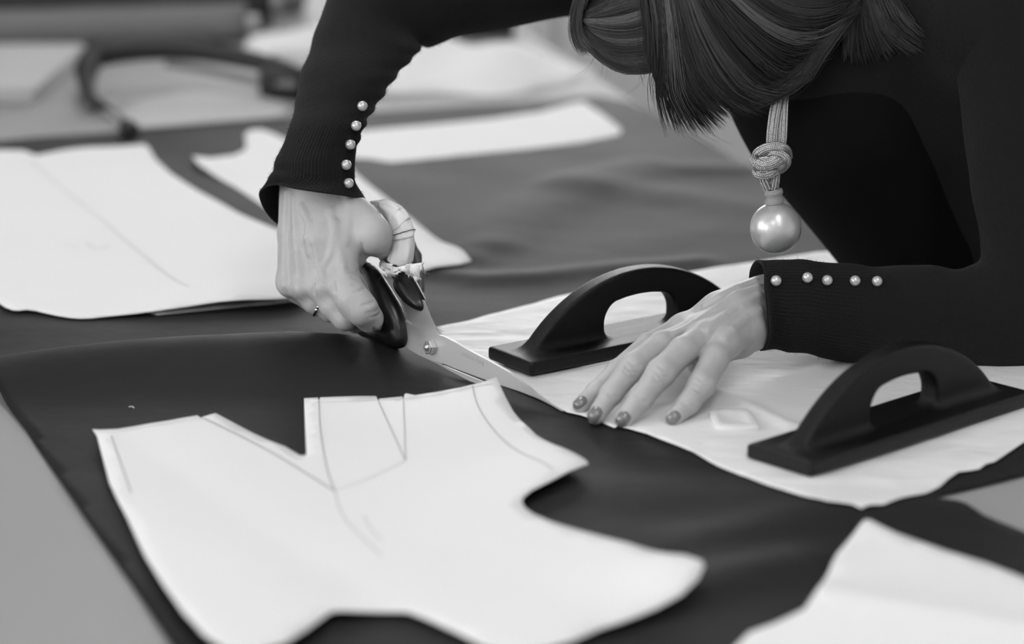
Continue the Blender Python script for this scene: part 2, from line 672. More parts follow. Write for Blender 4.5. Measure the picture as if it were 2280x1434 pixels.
def window(k, axis, pos, a, b, z0, z1, inward):
    root = structure(empty('window_%d' % k, (0, 0, 0)))
    w = 0.05
    def bx(s0, s1, t0, t1, d0, d1, nm, m):
        d = sorted((pos + d0 * inward, pos + d1 * inward))
        lo, hi = ((s0, d[0], t0), (s1, d[1], t1)) if axis == 'x' else ((d[0], s0, t0), (d[1], s1, t1))
        mk(nm, *box_geo(lo, hi), m, root, smooth=False)
    bx(a, b, z0, z0 + w, -0.08, 0.0, 'window_frame', M['frame'])
    bx(a, b, z1 - w, z1, -0.08, 0.0, 'window_frame', M['frame'])
    bx(a, a + w, z0 + w, z1 - w, -0.08, 0.0, 'window_frame', M['frame'])
    bx(b - w, b, z0 + w, z1 - w, -0.08, 0.0, 'window_frame', M['frame'])
    mid = (a + b) / 2
    bx(mid - 0.02, mid + 0.02, z0 + w, z1 - w, -0.07, -0.01, 'glazing_bar', M['frame'])
    bx(a + w, mid - 0.02, z0 + w, z1 - w, -0.05, -0.04, 'pane', M['pane'])
    bx(mid + 0.02, b - w, z0 + w, z1 - w, -0.05, -0.04, 'pane', M['pane'])

for i, h in enumerate(BACK_WIN):
    window(i + 1, 'x', R_['y1'], *h, -1)
for i, h in enumerate(LEFT_WIN):
    window(i + 4, 'y', R_['x0'], *h, 1)

for lx, ly, where in ((-0.2, 3.0, 'over the far half of the cutting table'), (0.5, 0.6, 'over the near end of the cutting table'), (-0.7, -0.7, 'added behind the camera for frontal fill, nearer the side windows'), (0.9, -1.0, 'added behind the camera for frontal fill, nearer the blank wall')):  # the pair behind the camera is unseen, added to fill from the front
    lamp = empty('ceiling_lamp', (lx, ly, 2.1))
    tag(lamp, 'white fluorescent ceiling lamp ' + where, 'lamp', 'ceiling lamps of the workroom')
    bevel_box('housing', (lx - 0.16, ly - 0.62, 2.06), (lx + 0.16, ly + 0.62, 2.0995), M['frame'], lamp, 0.004)
    bevel_box('diffuser', (lx - 0.13, ly - 0.59, 2.035), (lx + 0.13, ly + 0.59, 2.0595), M['tube'], lamp, 0.006)

# ================================================================== THE CUTTING TABLE
TA = math.radians(12.0)
EA = np.array([-math.sin(TA), math.cos(TA)])     # along the table
EB = np.array([math.cos(TA), math.sin(TA)])      # across, towards the woman
B1 = float(EB @ np.array([0.40, 2.15]))
B0, A0, A1 = B1 - 1.75, 0.75, 4.35

def tab(a, b, z):
    q = EA * a + EB * b
    return (q[0], q[1], z)

table = empty('cutting_table', tab((A0 + A1) / 2, (B0 + B1) / 2, -0.9))
tag(table, 'large grey cutting table covered with dark fabric and paper patterns', 'table')

def tbox(name, a0, a1, b0, b1, z0, z1, m, bev=0.003):
    bm = bmesh.new()
    c = [(a0, b0), (a1, b0), (a1, b1), (a0, b1)]
    lo = [bm.verts.new(tab(a, b, z0)) for a, b in c]
    hi = [bm.verts.new(tab(a, b, z1)) for a, b in c]
    bm.faces.new(lo)
    bm.faces.new(hi)
    for i in range(4):
        j = (i + 1) % 4
        bm.faces.new((lo[i], lo[j], hi[j], hi[i]))
    bmesh.ops.bevel(bm, geom=bm.edges[:], offset=bev, segments=2, affect='EDGES')
    return from_bm(name, bm, m, table, smooth=False)

tbox('table_top', A0, A1, B0, B1, -0.035, 0.0, M['table'])
for a in (A0 + 0.1, A1 - 0.17):
    for b in (B0 + 0.1, B1 - 0.17):
        tbox('leg', a, a + 0.07, b, b + 0.07, -0.9, -0.035, M['table_leg'])
tbox('apron', A0 + 0.1, A1 - 0.1, B1 - 0.15, B1 - 0.12, -0.13, -0.035, M['table_leg'])
tbox('apron', A0 + 0.1, A1 - 0.1, B0 + 0.12, B0 + 0.15, -0.13, -0.035, M['table_leg'])

# ------------------------------------------------------------------ dark twill cloth
FAB = [(-120, 690), (-60, 318), (0, 315), (100, 305), (280, 292), (420, 281), (640, 265), (830, 250), (1000, 238), (1150, 230), (1280, 216),
       (1330, 214), (1400, 226), (1480, 262), (1560, 308), (1640, 358), (1720, 400), (1800, 450), (1900, 520), (2050, 620), (2250, 760), (2420, 900),
       (2440, 1010), (2280, 1058), (2180, 1085), (2085, 1105), (2092, 1112), (2130, 1116), (2152, 1123), (2190, 1149), (2240, 1170), (2290, 1190),
       (2420, 1240), (2420, 1490), (1900, 1520), (1400, 1520), (900, 1520), (450, 1530), (380, 1434), (290, 1300), (180, 1140), (60, 962), (0, 872), (-40, 815)]
fab = sheet('twill_fabric', FAB, cloth_z, M['twill'], 0.009, 0.0008)
tag(fab, 'dark twill fabric spread over the cutting table with a raised fold', 'fabric')

# ------------------------------------------------------------------ paper patterns
def over(base, lift):
    return lambda x, y: base(x, y) + lift(x, y)

def damp(x, y):
    """card lies stiffly on the cloth and only follows it in part"""
    return cloth_z(x, y) + 0.0010

def pencil(root, path, zf, width=0.0009):
    pts = catmull([GS(u, v, zf) for u, v in path], 24)
    t = np.gradient(pts, axis=0)
    nrm = np.stack([-t[:, 1], t[:, 0], 0 * t[:, 0]], 1)
    nrm /= np.linalg.norm(nrm, axis=1)[:, None]
    V = []
    for p, n in zip(pts, nrm):
        for s in (-1, 1):
            q = p + n * s * width / 2
            V.append((q[0], q[1], float(zf(q[0], q[1])) + 0.0009))
    F = [(2 * i, 2 * i + 1, 2 * i + 3, 2 * i + 2) for i in range(len(pts) - 1)]
    return mk('pencil_line', V, F, M['pencil'], root)

# large piece on the left
lift_left = bumps([(560, 662, .006, .06), (420, 676, .004, .05), (640, 660, .006, .05), (100, 345, .008, .06), (40, 690, .003, .04)])
zleft = over(damp, lift_left)
LEFT = [(-60, 340), (0, 334), (50, 335), (80, 346), (112, 340), (200, 328), (322, 321), (332, 330), (346, 354), (380, 386), (440, 424), (530, 474), (620, 512),
        (690, 575), (702, 640), (650, 665), (600, 667), (540, 668), (490, 672), (430, 681), (360, 691), (300, 699), (240, 705), (205, 709), (180, 710), (155, 708), (125, 703), (98, 697), (78, 692),
        (58, 690), (42, 692), (28, 691), (12, 685), (0, 677), (-60, 640)]
o = sheet('paper_pattern', LEFT, zleft, M['paper'], 0.012, 0.0004)
tag(o, 'broad white paper pattern lying on dark fabric left of the scissor hand', 'paper pattern')
for q in ([(60, 350), (200, 470), (420, 640)], [(145, 548), (175, 552)], [(190, 540), (215, 556), (245, 548)]):
    pencil(o, q, zleft, 0.0008)
LEFT2 = [(300, 688), (420, 668), (520, 655), (640, 650), (690, 655), (660, 671), (600, 678), (540, 683), (480, 689), (410, 696), (350, 702)]
o = sheet('paper_pattern', LEFT2, lambda x, y: damp(x, y) - 0.0004, M['paper'], 0.012, 0.0004)
tag(o, 'narrow white paper layer peeking out under the lower edge of the broad left pattern', 'paper pattern')

# forked piece behind the arm
zback = over(damp, bumps([(1040, 575, .004, .05), (560, 292, .006, .05), (440, 360, .006, .05)]))
BACK = [(428, 348), (470, 352), (520, 346), (545, 334), (548, 318), (544, 302), (556, 290), (580, 288), (605, 296), (640, 312), (720, 312), (800, 292), (900, 283), (1000, 274),
        (1100, 264), (1200, 250), (1262, 233), (1300, 226), (1335, 250), (1385, 288), (1378, 302), (1300, 318), (1200, 330), (1100, 340), (1000, 350), (930, 357),
        (870, 362), (820, 354), (770, 352), (790, 385), (830, 418), (880, 456), (930, 498), (990, 541), (1050, 582), (1000, 592), (940, 604), (880, 616), (800, 600), (700, 540),
        (600, 470), (520, 415), (440, 365)]
o = sheet('paper_pattern', BACK, zback, M['paper'], 0.014, 0.0004)
tag(o, 'forked white paper pattern behind the scissor arm with a long strip to the right', 'paper pattern')

# bodice piece in front
zfl = bumps([(1105, 842, .020, .045), (1010, 868, .006, .04), (900, 882, .004, .035), (690, 889, .004, .035), (206, 957, .006, .05), (455, 925, .003, .04),
             (1560, 1252, .010, .06), (1305, 1030, .006, .04), (480, 1400, .006, .08), (1164, 1118, .003, .04)])
_fa, _fb = G(265, 978)[:2], G(740, 1310)[:2]
_fd = (_fb - _fa) / np.linalg.norm(_fb - _fa)

def zfront(x, y):
    c = (x - _fa[0]) * (-_fd[1]) + (y - _fa[1]) * _fd[0]
    fold = -0.0035 * np.exp(-np.abs(c) / 0.03) + 0.0035
    return cloth_z(x, y) + 0.0010 + zfl(x, y) + fold

FRONT = [(206, 957), (216, 972), (230, 1025), (244, 1077), (262, 1115), (283, 1154), (321, 1235), (364, 1304), (407, 1364), (454, 1415), (500, 1446), (560, 1454), (634, 1434),
         (685, 1402), (737, 1364), (760, 1361), (800, 1363), (850, 1364), (907, 1364), (940, 1376), (971, 1389), (1035, 1419), (1080, 1442), (1140, 1454), (1210, 1446),
         (1271, 1430), (1335, 1402), (1399, 1381), (1464, 1355), (1519, 1325), (1554, 1291), (1568, 1262), (1563, 1249), (1485, 1233), (1399, 1210), (1314, 1188),
         (1228, 1163), (1190, 1147), (1170, 1133), (1162, 1120), (1165, 1108), (1185, 1092), (1228, 1071), (1310, 1034), (1305, 1026), (1250, 997), (1194, 970), (1177, 953), (1158, 936),
         (1143, 917), (1125, 884), (1105, 841), (1074, 852), (1025, 864), (971, 874), (924, 881), (905, 877), (901, 879), (899, 889), (897, 889), (896, 884), (845, 889), (842, 893), (838, 884), (836, 883),
         (800, 883), (760, 884), (713, 886), (710, 893), (708, 886), (677, 888), (678, 920), (679, 948), (682, 1008), (681, 1015), (668, 1015), (634, 995), (600, 982), (565, 966),
         (525, 945), (488, 925), (480, 921), (452, 929), (448, 932), (439, 926), (373, 938), (296, 951), (223, 958)]
o = sheet('paper_pattern', FRONT, zfront, M['paper'], 0.010, 0.0005)
tag(o, 'white bodice paper pattern with pencilled darts nearest the camera', 'paper pattern')
for q, w in (([(248, 972), (268, 1030), (292, 1100)], .001), ([(452, 932), (540, 975), (640, 1030), (745, 1095)], .0013),
             ([(710, 893), (714, 960), (727, 1040), (745, 1095)], .001), ([(842, 893), (870, 955), (903, 1028)], .0008), ([(898, 889), (901, 955), (903, 1028)], .0008),
             ([(1052, 860), (1064, 905), (1100, 960), (1160, 1010), (1232, 1048)], .0008), ([(226, 966), (330, 952), (446, 934)], .0004),
             ([(680, 899), (800, 895), (960, 884), (1098, 857)], .0004), ([(745, 1095), (820, 1068), (903, 1028)], .0005), ([(745, 1095), (770, 1160), (850, 1240)], .0006), ([(810, 1150), (826, 1180), (850, 1205)], .0006)):
    pencil(o, q, zfront, w)

# piece in the lower right corner
_ra, _rb = G(1791, 1352)[:2], G(2280, 1440)[:2]
_rd = (_rb - _ra) / np.linalg.norm(_rb - _ra)
zrl = bumps([(1928, 1160, .006, .05), (2150, 1260, .004, .08)])

def zright(x, y):
    c = (x - _ra[0]) * (-_rd[1]) + (y - _ra[1]) * _rd[0]
    return cloth_z(x, y) + 0.0010 + zrl(x, y) + 0.010 * np.exp(-np.abs(c) / 0.04)

RIGHT = [(1925, 1158), (1938, 1158), (1997, 1188), (2107, 1227), (2196, 1254), (2280, 1287), (2400, 1335), (2440, 1480), (2000, 1490), (1600, 1480), (1645, 1433), (1669, 1409), (1719, 1391),
         (1791, 1357), (1824, 1307), (1853, 1254), (1866, 1230), (1874, 1222), (1892, 1200), (1913, 1172)]
o = sheet('paper_pattern', RIGHT, zright, M['paper'], 0.010, 0.0005)
tag(o, 'creased white paper pattern in the near right corner of the table', 'paper pattern')

# crinkled tissue pattern being cut
_ph = RNG.uniform(0, 6.28, (14, 3))
_dr = [(math.cos(a), math.sin(a), f) for a, f in zip(RNG.uniform(0, 3.14, 14), RNG.uniform(25, 120, 14))]

_TCR = _crease([(1440, 838), (1540, 872), (1620, 897), (1690, 930), (1760, 965)])

def ztissue(x, y):
    x = np.asarray(x, float)
    y = np.asarray(y, float)
    z = cloth_z(x, y) + 0.0012
    w = 0
    for (cx, cy, f), (a, b, c) in zip(_dr, _ph):
        w = w + np.abs(np.sin((cx * x + cy * y) * f + a + 0.8 * np.sin(x * 17 + b))) / (6 + f * 0.12)
    z = z + 0.0035 * np.exp(-0.5 * (_seg_dist(x, y, _TCR) / 0.005) ** 2)
    return z + 0.0018 * w

TISSUE = [(972, 729), (1045, 714), (1130, 691), (1240, 661), (1350, 640), (1500, 612), (1620, 592), (1720, 578), (1820, 562), (1900, 556), (1990, 570), (2080, 640), (2250, 770),
          (2400, 890), (2420, 935), (2280, 985), (2214, 1029), (2196, 1033), (2180, 1045), (2162, 1048), (2134, 1051), (2110, 1068), (2091, 1085), (2060, 1099), (2014, 1107),
          (1968, 1124), (1940, 1124), (1926, 1128), (1919, 1133), (1895, 1122), (1845, 1116), (1800, 1107), (1753, 1094), (1700, 1077), (1661, 1062), (1600, 1039), (1540, 1005), (1440, 966),
          (1376, 949), (1368, 953), (1330, 936), (1290, 924), (1262, 918), (1240, 906), (1190, 884), (1120, 852), (1060, 815), (1000, 775), (980, 750)]
o = sheet('paper_pattern', TISSUE, ztissue, M['tissue'], 0.006, 0.0003)
tag(o, 'crinkled tissue paper pattern being cut, held down by the black weights', 'paper pattern')

lp = GS(293, 910, cloth_z) + np.array([0, 0, 0.0012])
o = mk('lint_thread', *tube(catmull([lp + np.array(k) for k in ((-.0020, .001, 0), (-.0006, -.0004, .0006), (.0008, .0003, .0004), (.0022, -.002, 0))], 14), 0.0004, 6), M['paper'])
tag(o, 'tiny white lint thread on the dark fabric above the bodice pattern', 'lint')

# ================================================================== PATTERN WEIGHTS
WL, WW, WB, WH = 0.266, 0.063, 0.0115, 0.071

def weight_sdf(p):
    q = np.abs(p)
    b = np.stack([q[:, 0] - WL / 2 + .003, q[:, 1] - WW / 2 + .003, np.abs(p[:, 2] - WB / 2) - WB / 2 + .003], 1)
    base = np.linalg.norm(np.maximum(b, 0), axis=1) + np.minimum(b.max(1), 0) - .003
    half = WL / 2 - 0.010
    hh = WH - 0.004
    R = (half ** 2 + hh ** 2) / (2 * hh)
    arch = np.hypot(p[:, 0], p[:, 2] - (hh - R)) - R
    # finger hole
    hx = np.abs(p[:, 0]) - 0.039 + 0.013
    hz = np.maximum(np.hypot(p[:, 0], p[:, 2] - (hh - R)) - (R - 0.022), 0.006 - p[:, 2]) + 0.013
    hole = np.hypot(np.maximum(hx, 0), np.maximum(hz, 0)) + np.minimum(np.maximum(hx, hz), 0) - 0.013
    prof = np.maximum(arch, -hole)
    prof = np.maximum(prof, -p[:, 2])
    w = np.stack([prof + .003, np.abs(p[:, 1]) - 0.0085 + .003], 1)
    rib = np.linalg.norm(np.maximum(w, 0), axis=1) + np.minimum(w.max(1), 0) - .003
    return smin(base, rib, 0.0095)

wv, wf = polygonise(weight_sdf, (-.145, -.04, -.006), (.145, .04, .108), 0.0016)
wv[:, 2] = np.maximum(wv[:, 2], 0)
base_mask = wv[:, 2] < 0.0135

def make_weight(near, along, z, label):
    b, c = G(*near), G(*along)
    d = (c - b)[:2]
    d /= np.linalg.norm(d)
    nrm = np.array([-d[1], d[0]])
    ctr = b[:2] + d * WL / 2 + nrm * WW / 2
    root = empty('pattern_weight', (ctr[0], ctr[1], z))
    R = np.array([[d[0], nrm[0], 0], [d[1], nrm[1], 0], [0, 0, 1]])
    fb = [f for f in wf if base_mask[f].all()]
    fr = [f for f in wf if not base_mask[f].all()]
    V = wv @ R.T + np.array([ctr[0], ctr[1], z])
    for nm, fs in (('base', fb), ('handle', fr)):
        fs = np.array(fs)
        used = np.unique(fs)
        mp = np.full(len(V), -1)
        mp[used] = np.arange(len(used))
        mk(nm, V[used], mp[fs], M['iron'], root)
    tag(root, label, 'weight', 'black cast iron pattern weights')
    return root

make_weight((1183, 853), (1350, 819), 0.0056, 'black cast iron weight with arched handle behind the flat hand')
make_weight((1805, 1083), (2280, 925), 0.0056, 'black cast iron weight with arched handle nearest the camera, below the sleeve')

# ================================================================== TAILOR'S CHALK
CH = [(1582, 919), (1602, 914), (1662, 915), (1679, 928), (1692, 951), (1686, 957), (1637, 958), (1599, 955), (1587, 945), (1578, 925)]
cb = np.array([G(u, v, 0.006) for u, v in CH])
cb = catmull(cb, 40, closed=True)
cc = cb.mean(0)
rings = []
for s, z in ((0.0, .0046), (0.98, .0046), (1.0, .0053), (0.985, .0074), (0.93, .0084), (0.60, .0085), (0.55, .0080), (0.0, .0080)):
    r = cc + (cb - cc) * max(s, 0.01)
    r[:, 2] = z
    rings.append(r)
cv, cf = loft(rings, True)
o = mk('tailors_chalk', cv, cf, M['chalk'])
tag(o, 'flat white piece of tailors chalk beside the index finger', 'chalk')

# ================================================================== SHEARS
PIV = P(958, 772, 1.936)
TIP = G(1256, 917, 0.0045)
E1 = (TIP - PIV) / np.linalg.norm(TIP - PIV)
NS = np.cross(E1, np.array([0.10, 0.06, 1.0]))
NS /= np.linalg.norm(NS)            # towards the camera side
E2 = np.cross(NS, E1)

def PL(u, v, off=0.0):
    d = ray(u, v)
    o_ = np.array([0, 0, CAM_H])
    t = ((PIV + NS * off - o_) @ NS) / (d @ NS)
    return o_ + d * t

shears = empty('tailor_shears', PIV)
tag(shears, 'large steel tailor shears with black handles and a cloth-wrapped thumb loop', 'shears')

def plate(name, outline, off, thick, m, parent, bev=0.0006, edge=None):
    """flat piece in the plane of the shears, outline in pixels"""
    bm = bmesh.new()
    top = [bm.verts.new(PL(u, v, off)) for u, v in outline]
    bot = [bm.verts.new(PL(u, v, off) - NS * thick) for u, v in outline]
    bm.faces.new(top)
    bm.faces.new(bot[::-1])
    n = len(outline)
    for i in range(n):
        j = (i + 1) % n
        bm.faces.new((top[i], bot[i], bot[j], top[j]))
    if bev:
        bmesh.ops.bevel(bm, geom=bm.edges[:], offset=bev, segments=2, affect='EDGES')
    return from_bm(name, bm, m, parent, smooth=False)

UP = [(890, 700), (897, 711), (908, 719), (920, 724), (938, 733), (962, 742), (988, 749), (1015, 763), (1043, 780), (1076, 797), (1109, 815), (1133, 829), (1153, 844), (1174, 860), (1192, 876), (1222, 898), (1252, 916),
      (1225, 901), (1197, 887), (1153, 870), (1113, 857), (1083, 846), (1045, 832), (1010, 819), (992, 811), (982, 808), (960, 804), (933, 791), (909, 777), (890, 768)]
upper = plate('upper_blade', UP, 0.0020, 0.0030, M['steel'], shears, 0.0005)
LOW = [(905, 655), (893, 668), (905, 700), (917, 717), (928, 760), (940, 790), (958, 803), (967, 807), (985, 816.5), (1001, 825.5), (1026, 838.5), (1058, 855), (1090, 870), (1104, 866), (1085, 853.5),
       (1060, 843.5), (1026, 829.5), (1001, 819.5), (985, 813), (985, 800), (1000, 770), (990, 752), (985, 749), (975, 738), (965, 722), (957, 704), (950, 685), (945, 670)]
lower = plate('lower_blade', LOW, -0.0014, 0.0011, M['steel'], shears, 0.0002)

# hexagon nut and screw
def hexnut(c, r, h, m, name, parent, sides=6, r2=None, rot=0.3):
    ang = np.linspace(0, 2 * math.pi, sides, endpoint=False) + rot
    def ring(rad, off):
        return np.array([c + NS * off + (E1 * math.cos(a) + E2 * math.sin(a)) * rad for a in ang])
    rs = [ring(r, 0), ring(r, h * 0.85), ring(r * 0.88, h)]
    if r2:
        rs += [ring(r2, h), ring(r2 * 0.95, h * 0.6), ring(r2 * 0.2, h * 0.6)]
    v, f = loft(rs, True)
    return mk(name, v, f, m, parent, smooth=False)

NC = PL(962, 773, 0.002)
hexnut(NC, 0.0066, 0.0006, M['steel'], 'washer', shears, 24)
hexnut(NC, 0.0062, 0.0054, M['bright_steel'], 'hex_nut', shears, 6, 0.0036)
sv = []
for i, (rr, oo) in enumerate(((0.0026, 0.002), (0.0026, 0.0058), (0.0021, 0.0068), (0.0010, 0.0073), (0.0001, 0.0074))):
    sv.append([NC + NS * oo + (E1 * math.cos(a) + E2 * math.sin(a)) * rr for a in np.linspace(0, 2 * math.pi, 16, endpoint=False)])
mk('pivot_screw', *loft(sv, True), M['bright_steel'], shears)

def engraving(txt, u, v, u2, v2, size, spacing=1.0, align='LEFT'):
    """flat lettering on the upper blade, baseline from one pixel to another"""
    c = bpy.data.curves.new('engraving', 'FONT')
    c.body = txt
    c.size = size
    c.space_line = spacing
    c.align_x = align
    c.offset = -0.00002
    tmp = bpy.data.objects.new('tmp', c)
    COL.objects.link(tmp)
    dg = bpy.context.evaluated_depsgraph_get()
    me = bpy.data.meshes.new_from_object(tmp.evaluated_get(dg))
    bpy.data.objects.remove(tmp)
    o0, o1 = PL(u, v, 0.00212), PL(u2, v2, 0.00212)
    x = (o1 - o0) / np.linalg.norm(o1 - o0)
    y = np.cross(NS, x)
    Mx = Matrix(((x[0], y[0], NS[0], o0[0]), (x[1], y[1], NS[1], o0[1]), (x[2], y[2], NS[2], o0[2]), (0, 0, 0, 1)))
    me.transform(Mx)
    return link('engraving', me, M['engraving'], upper)

engraving('ICE TEMPERED\nSTAINLESS\nMADE IN\nGERMANY', 943, 746, 938, 786, 0.0026, 0.95)
engraving('finny kretzer', 1078, 806, 998, 770, 0.0058)

# handles
def hp(u, v, r, off=0.0):
    return (PL(u, v, off), r * PX)

def smooth_chain(px, n):
    """px rows (u, v, radius px, offset) -> dense smooth chain in the plane of the shears"""
    return [hp(u, v, r, o_) for u, v, r, o_ in catmull(px, n)]

_fh1 = smooth_chain([(890, 752, 22, .004), (880, 715, 24, .005), (862, 675, 24, .005), (842, 635, 20, .005), (824, 605, 16, .003), (800, 588, 13, .0), (768, 590, 12, -.006), (744, 615, 11, -.010),
                     (740, 650, 11, -.010), (757, 690, 12, -.006), (785, 718, 14, .0), (815, 735, 16, .003), (850, 748, 20, .004), (888, 755, 20, .004)], 44)
_fh2 = [hp(862, 700, 24, .005), hp(868, 738, 27, .004)]

def front_handle(p):
    d = chain(p, _fh1, 0.002)
    return smin(d, chain(p, _fh2), 0.010)

def sdf_obj(name, fn, pts, vox, m, parent, pad=0.012):
    q = np.array([c for c, _ in pts])
    r = max(r for _, r in pts)
    v, f = polygonise(fn, q.min(0) - r - pad, q.max(0) + r + pad, vox)
    return mk(name, v, f, m, parent)

sdf_obj('finger_handle', front_handle, _fh1 + _fh2, 0.0014, M['plastic'], shears)
_th = smooth_chain([(888, 600, 17, -.004), (901, 626, 20, -.003), (917, 652, 19, -.003), (932, 672, 14, -.003), (941, 683, 8, -.003)], 16)
_th2 = smooth_chain([(893, 632, 17, .001), (912, 660, 15, .001), (932, 680, 8, .0)], 10)

def thumb_handle(p):
    return smin(chain(p, _th, 0.003), chain(p, _th2, 0.003), 0.002)

sdf_obj('thumb_handle', thumb_handle, _th + _th2, 0.0012, M['plastic'], shears)
_bow = [hp(935, 645, 11, -.022), hp(934, 610, 11, -.026), hp(925, 570, 12, -.028), hp(905, 520, 11, -.026), hp(880, 485, 11, -.018), hp(860, 470, 10, -.008)]
sdf_obj('thumb_loop', lambda p: chain(p, _bow, .004), _bow, 0.0016, mat('lit_black_plastic', .10, .4), shears)  # black plastic; light falling on the far side is put into its grey

# cloth wrapped round the thumb loop: overlapping turns of a torn cotton strip
_wc = catmull([(826, 455, 6), (842, 457, 11), (862, 464, 17), (882, 480, 21), (893, 503, 23), (897, 528, 25), (896, 555, 26), (889, 582, 27)], 90)
wpath = np.array([PL(u, v, -.001) for u, v, _ in _wc])
wrad = _wc[:, 2] * PX

def wrap_turn(i0, i1, grow, tilt, seed):
    rg = np.random.default_rng(seed)
    rings = []
    t = np.gradient(wpath, axis=0)
    N = 40
    ang = np.linspace(0, 2 * math.pi, N, endpoint=False)
    ph = rg.uniform(0, 6.28, 4)
    idx = np.linspace(i0, i1, 14)
    for k, fi in enumerate(idx):
        f = k / 13.0
        pts = []
        for a in ang:
            j = np.clip(fi + tilt * math.cos(a + ph[0]) * (0.5 + f) + 0.6 * math.sin(3 * a + ph[1]), 0, 89)
            j0 = int(min(j, 88))
            w = j - j0
            c = wpath[j0] * (1 - w) + wpath[j0 + 1] * w
            tt = t[j0] / np.linalg.norm(t[j0])
            s = np.cross(tt, NS)
            s /= np.linalg.norm(s)
            n2 = np.cross(s, tt)
            r = (wrad[j0] * (1 - w) + wrad[j0 + 1] * w) + grow * (0.35 + 0.65 * f) + 0.0004 * math.sin(5 * a + ph[2] + 3 * f) + 0.0003 * math.sin(9 * a + ph[3] - 5 * f)
            pts.append(c + (s * math.cos(a) + n2 * math.sin(a) * 0.9) * r)
        rings.append(pts)
    return loft(rings)

turns = [(0, 24, .0004, 2), (18, 40, .0014, 3), (34, 53, .0016, -3), (47, 62, .0018, 3), (56, 88, .0010, -3)]
for i, (a, b, g, tl) in enumerate(turns):
    o = mk('cloth_wrap', *wrap_turn(a, b, g, tl, 20 + i), M['wrap'], shears)
    md = o.modifiers.new('thickness', 'SOLIDIFY')
    md.thickness = 0.0006
# dark thread tied round the wrap
v_, f_ = [], []
rg = []
for a in np.linspace(0, 2 * math.pi, 48):
    j = 60 + 2.2 * math.sin(a + 0.8)
    j0 = int(j)
    c = wpath[j0]
    tt = wpath[j0 + 1] - wpath[j0 - 1]
    tt /= np.linalg.norm(tt)
    s = np.cross(tt, NS)
    s /= np.linalg.norm(s)
    n2 = np.cross(s, tt)
    rg.append(c + tt * (j - j0) * 0.0006 + (s * math.cos(a) + 0.9 * n2 * math.sin(a)) * (wrad[j0] + 0.0024))
mk('thread', *tube(rg, 0.00035, 6), M['dark_thread'], shears)

# frayed torn ends below the wrap
def frill(pts, width, seed, waves=1.6, amp=0.0014):
    rg = np.random.default_rng(seed)
    ph = rg.uniform(0, 6.28, 4)
    nI, nK = 40, 10
    p = catmull([PL(u, v, off) for u, v, off in pts], nI)
    down = np.array([0.12, 0, -1.0])
    V, F = [], []
    for i, q_ in enumerate(p):
        f = i / (nI - 1)
        w = width * (0.75 + 0.22 * math.sin(7 * f + ph[0]) + 0.16 * math.sin(19 * f + ph[1]) + 0.10 * rg.normal())
        for k in range(nK):
            g = k / (nK - 1)
            fold = amp * (math.sin(waves * f * 6.28 + 2.0 * g + ph[2]) + 0.5 * math.sin(2.7 * waves * f * 6.28 - 3 * g + ph[3]))
            V.append(q_ + down * w * g + NS * (fold * (0.4 + g) + 0.0025 * math.sin(g * 2.6)))
    for i in range(nI - 1):
        for k in range(nK - 1):
            a = i * nK + k
            F.append((a, a + 1, a + nK + 1, a + nK))
    return V, F

for i, (pts, w) in enumerate((
        ([(850, 574, .004), (862, 587, .010), (880, 594, .011), (905, 590, .010)], .0065),
        ([(862, 597, .009), (878, 603, .012), (896, 601, .012), (909, 595, .009)], .0048),
        ([(905, 588, .006), (922, 587, .004), (936, 585, .002), (946, 582, .0)], .0120),
        ([(847, 570, .003), (852, 584, .008), (860, 596, .010), (868, 606, .010)], .0050),
        ([(908, 598, .006), (918, 604, .003), (928, 610, .001), (936, 616, -.001)], .0060))):
    o = mk('frayed_end', *frill(pts, w, 3 + i), M['wrap'], shears)
    md = o.modifiers.new('thickness', 'SOLIDIFY')
    md.thickness = 0.0006
fr = []
for k in range(46):
    u0, v0 = random.uniform(850, 945), random.uniform(578, 612)
    q0 = PL(u0, v0, random.uniform(.002, .012))
    q1 = q0 + np.array([random.uniform(-.006, .006), random.uniform(-.004, .004), random.uniform(-.010, .004)])
    qm = (q0 + q1) / 2 + np.array([random.uniform(-.002, .002)] * 3)
    fr.append(tube([q0, qm, q1], 0.00009, 3))
o = mk('frayed_threads', *join(fr), M['wrap'], shears)
o['kind'] = 'stuff'

# ================================================================== THE WOMAN
person = empty('person', (0.62, 2.32, -0.9))
tag(person, 'person in a black cardigan leaning over the table and cutting fabric with shears', 'person')

# ---- right hand (holds the shears)
def q(u, v, Y, r):
    return (P(u, v, Y), r * PX)

RW = [q(662, 330, 2.03, 42), q(752, 330, 2.03, 42)]
rh_palm = [
    [q(748, 240, 2.045, 52), q(714, 330, 2.022, 50), q(704, 420, 2.008, 44)],
    [q(660, 415, 2.015, 38), q(652, 520, 2.00, 33), q(645, 625, 1.985, 28)],
    [q(690, 425, 2.00, 40), q(683, 530, 1.985, 35), q(676, 636, 1.972, 29)],
    [q(725, 430, 1.998, 40), q(722, 530, 1.975, 36), q(718, 636, 1.962, 30)],
    [q(757, 435, 2.00, 38), q(765, 530, 1.972, 36), q(764, 626, 1.956, 31)],
]
rh_thumb = [q(770, 455, 2.00, 36), q(806, 492, 1.982, 38), q(832, 524, 1.968, 38), q(846, 540, 1.985, 30), q(868, 556, 2.005, 27), q(886, 560, 2.02, 22)]
rh_web = [[q(785, 480, 1.99, 34), q(780, 560, 1.985, 28)], [q(800, 520, 1.99, 30), q(790, 575, 1.985, 22)]]
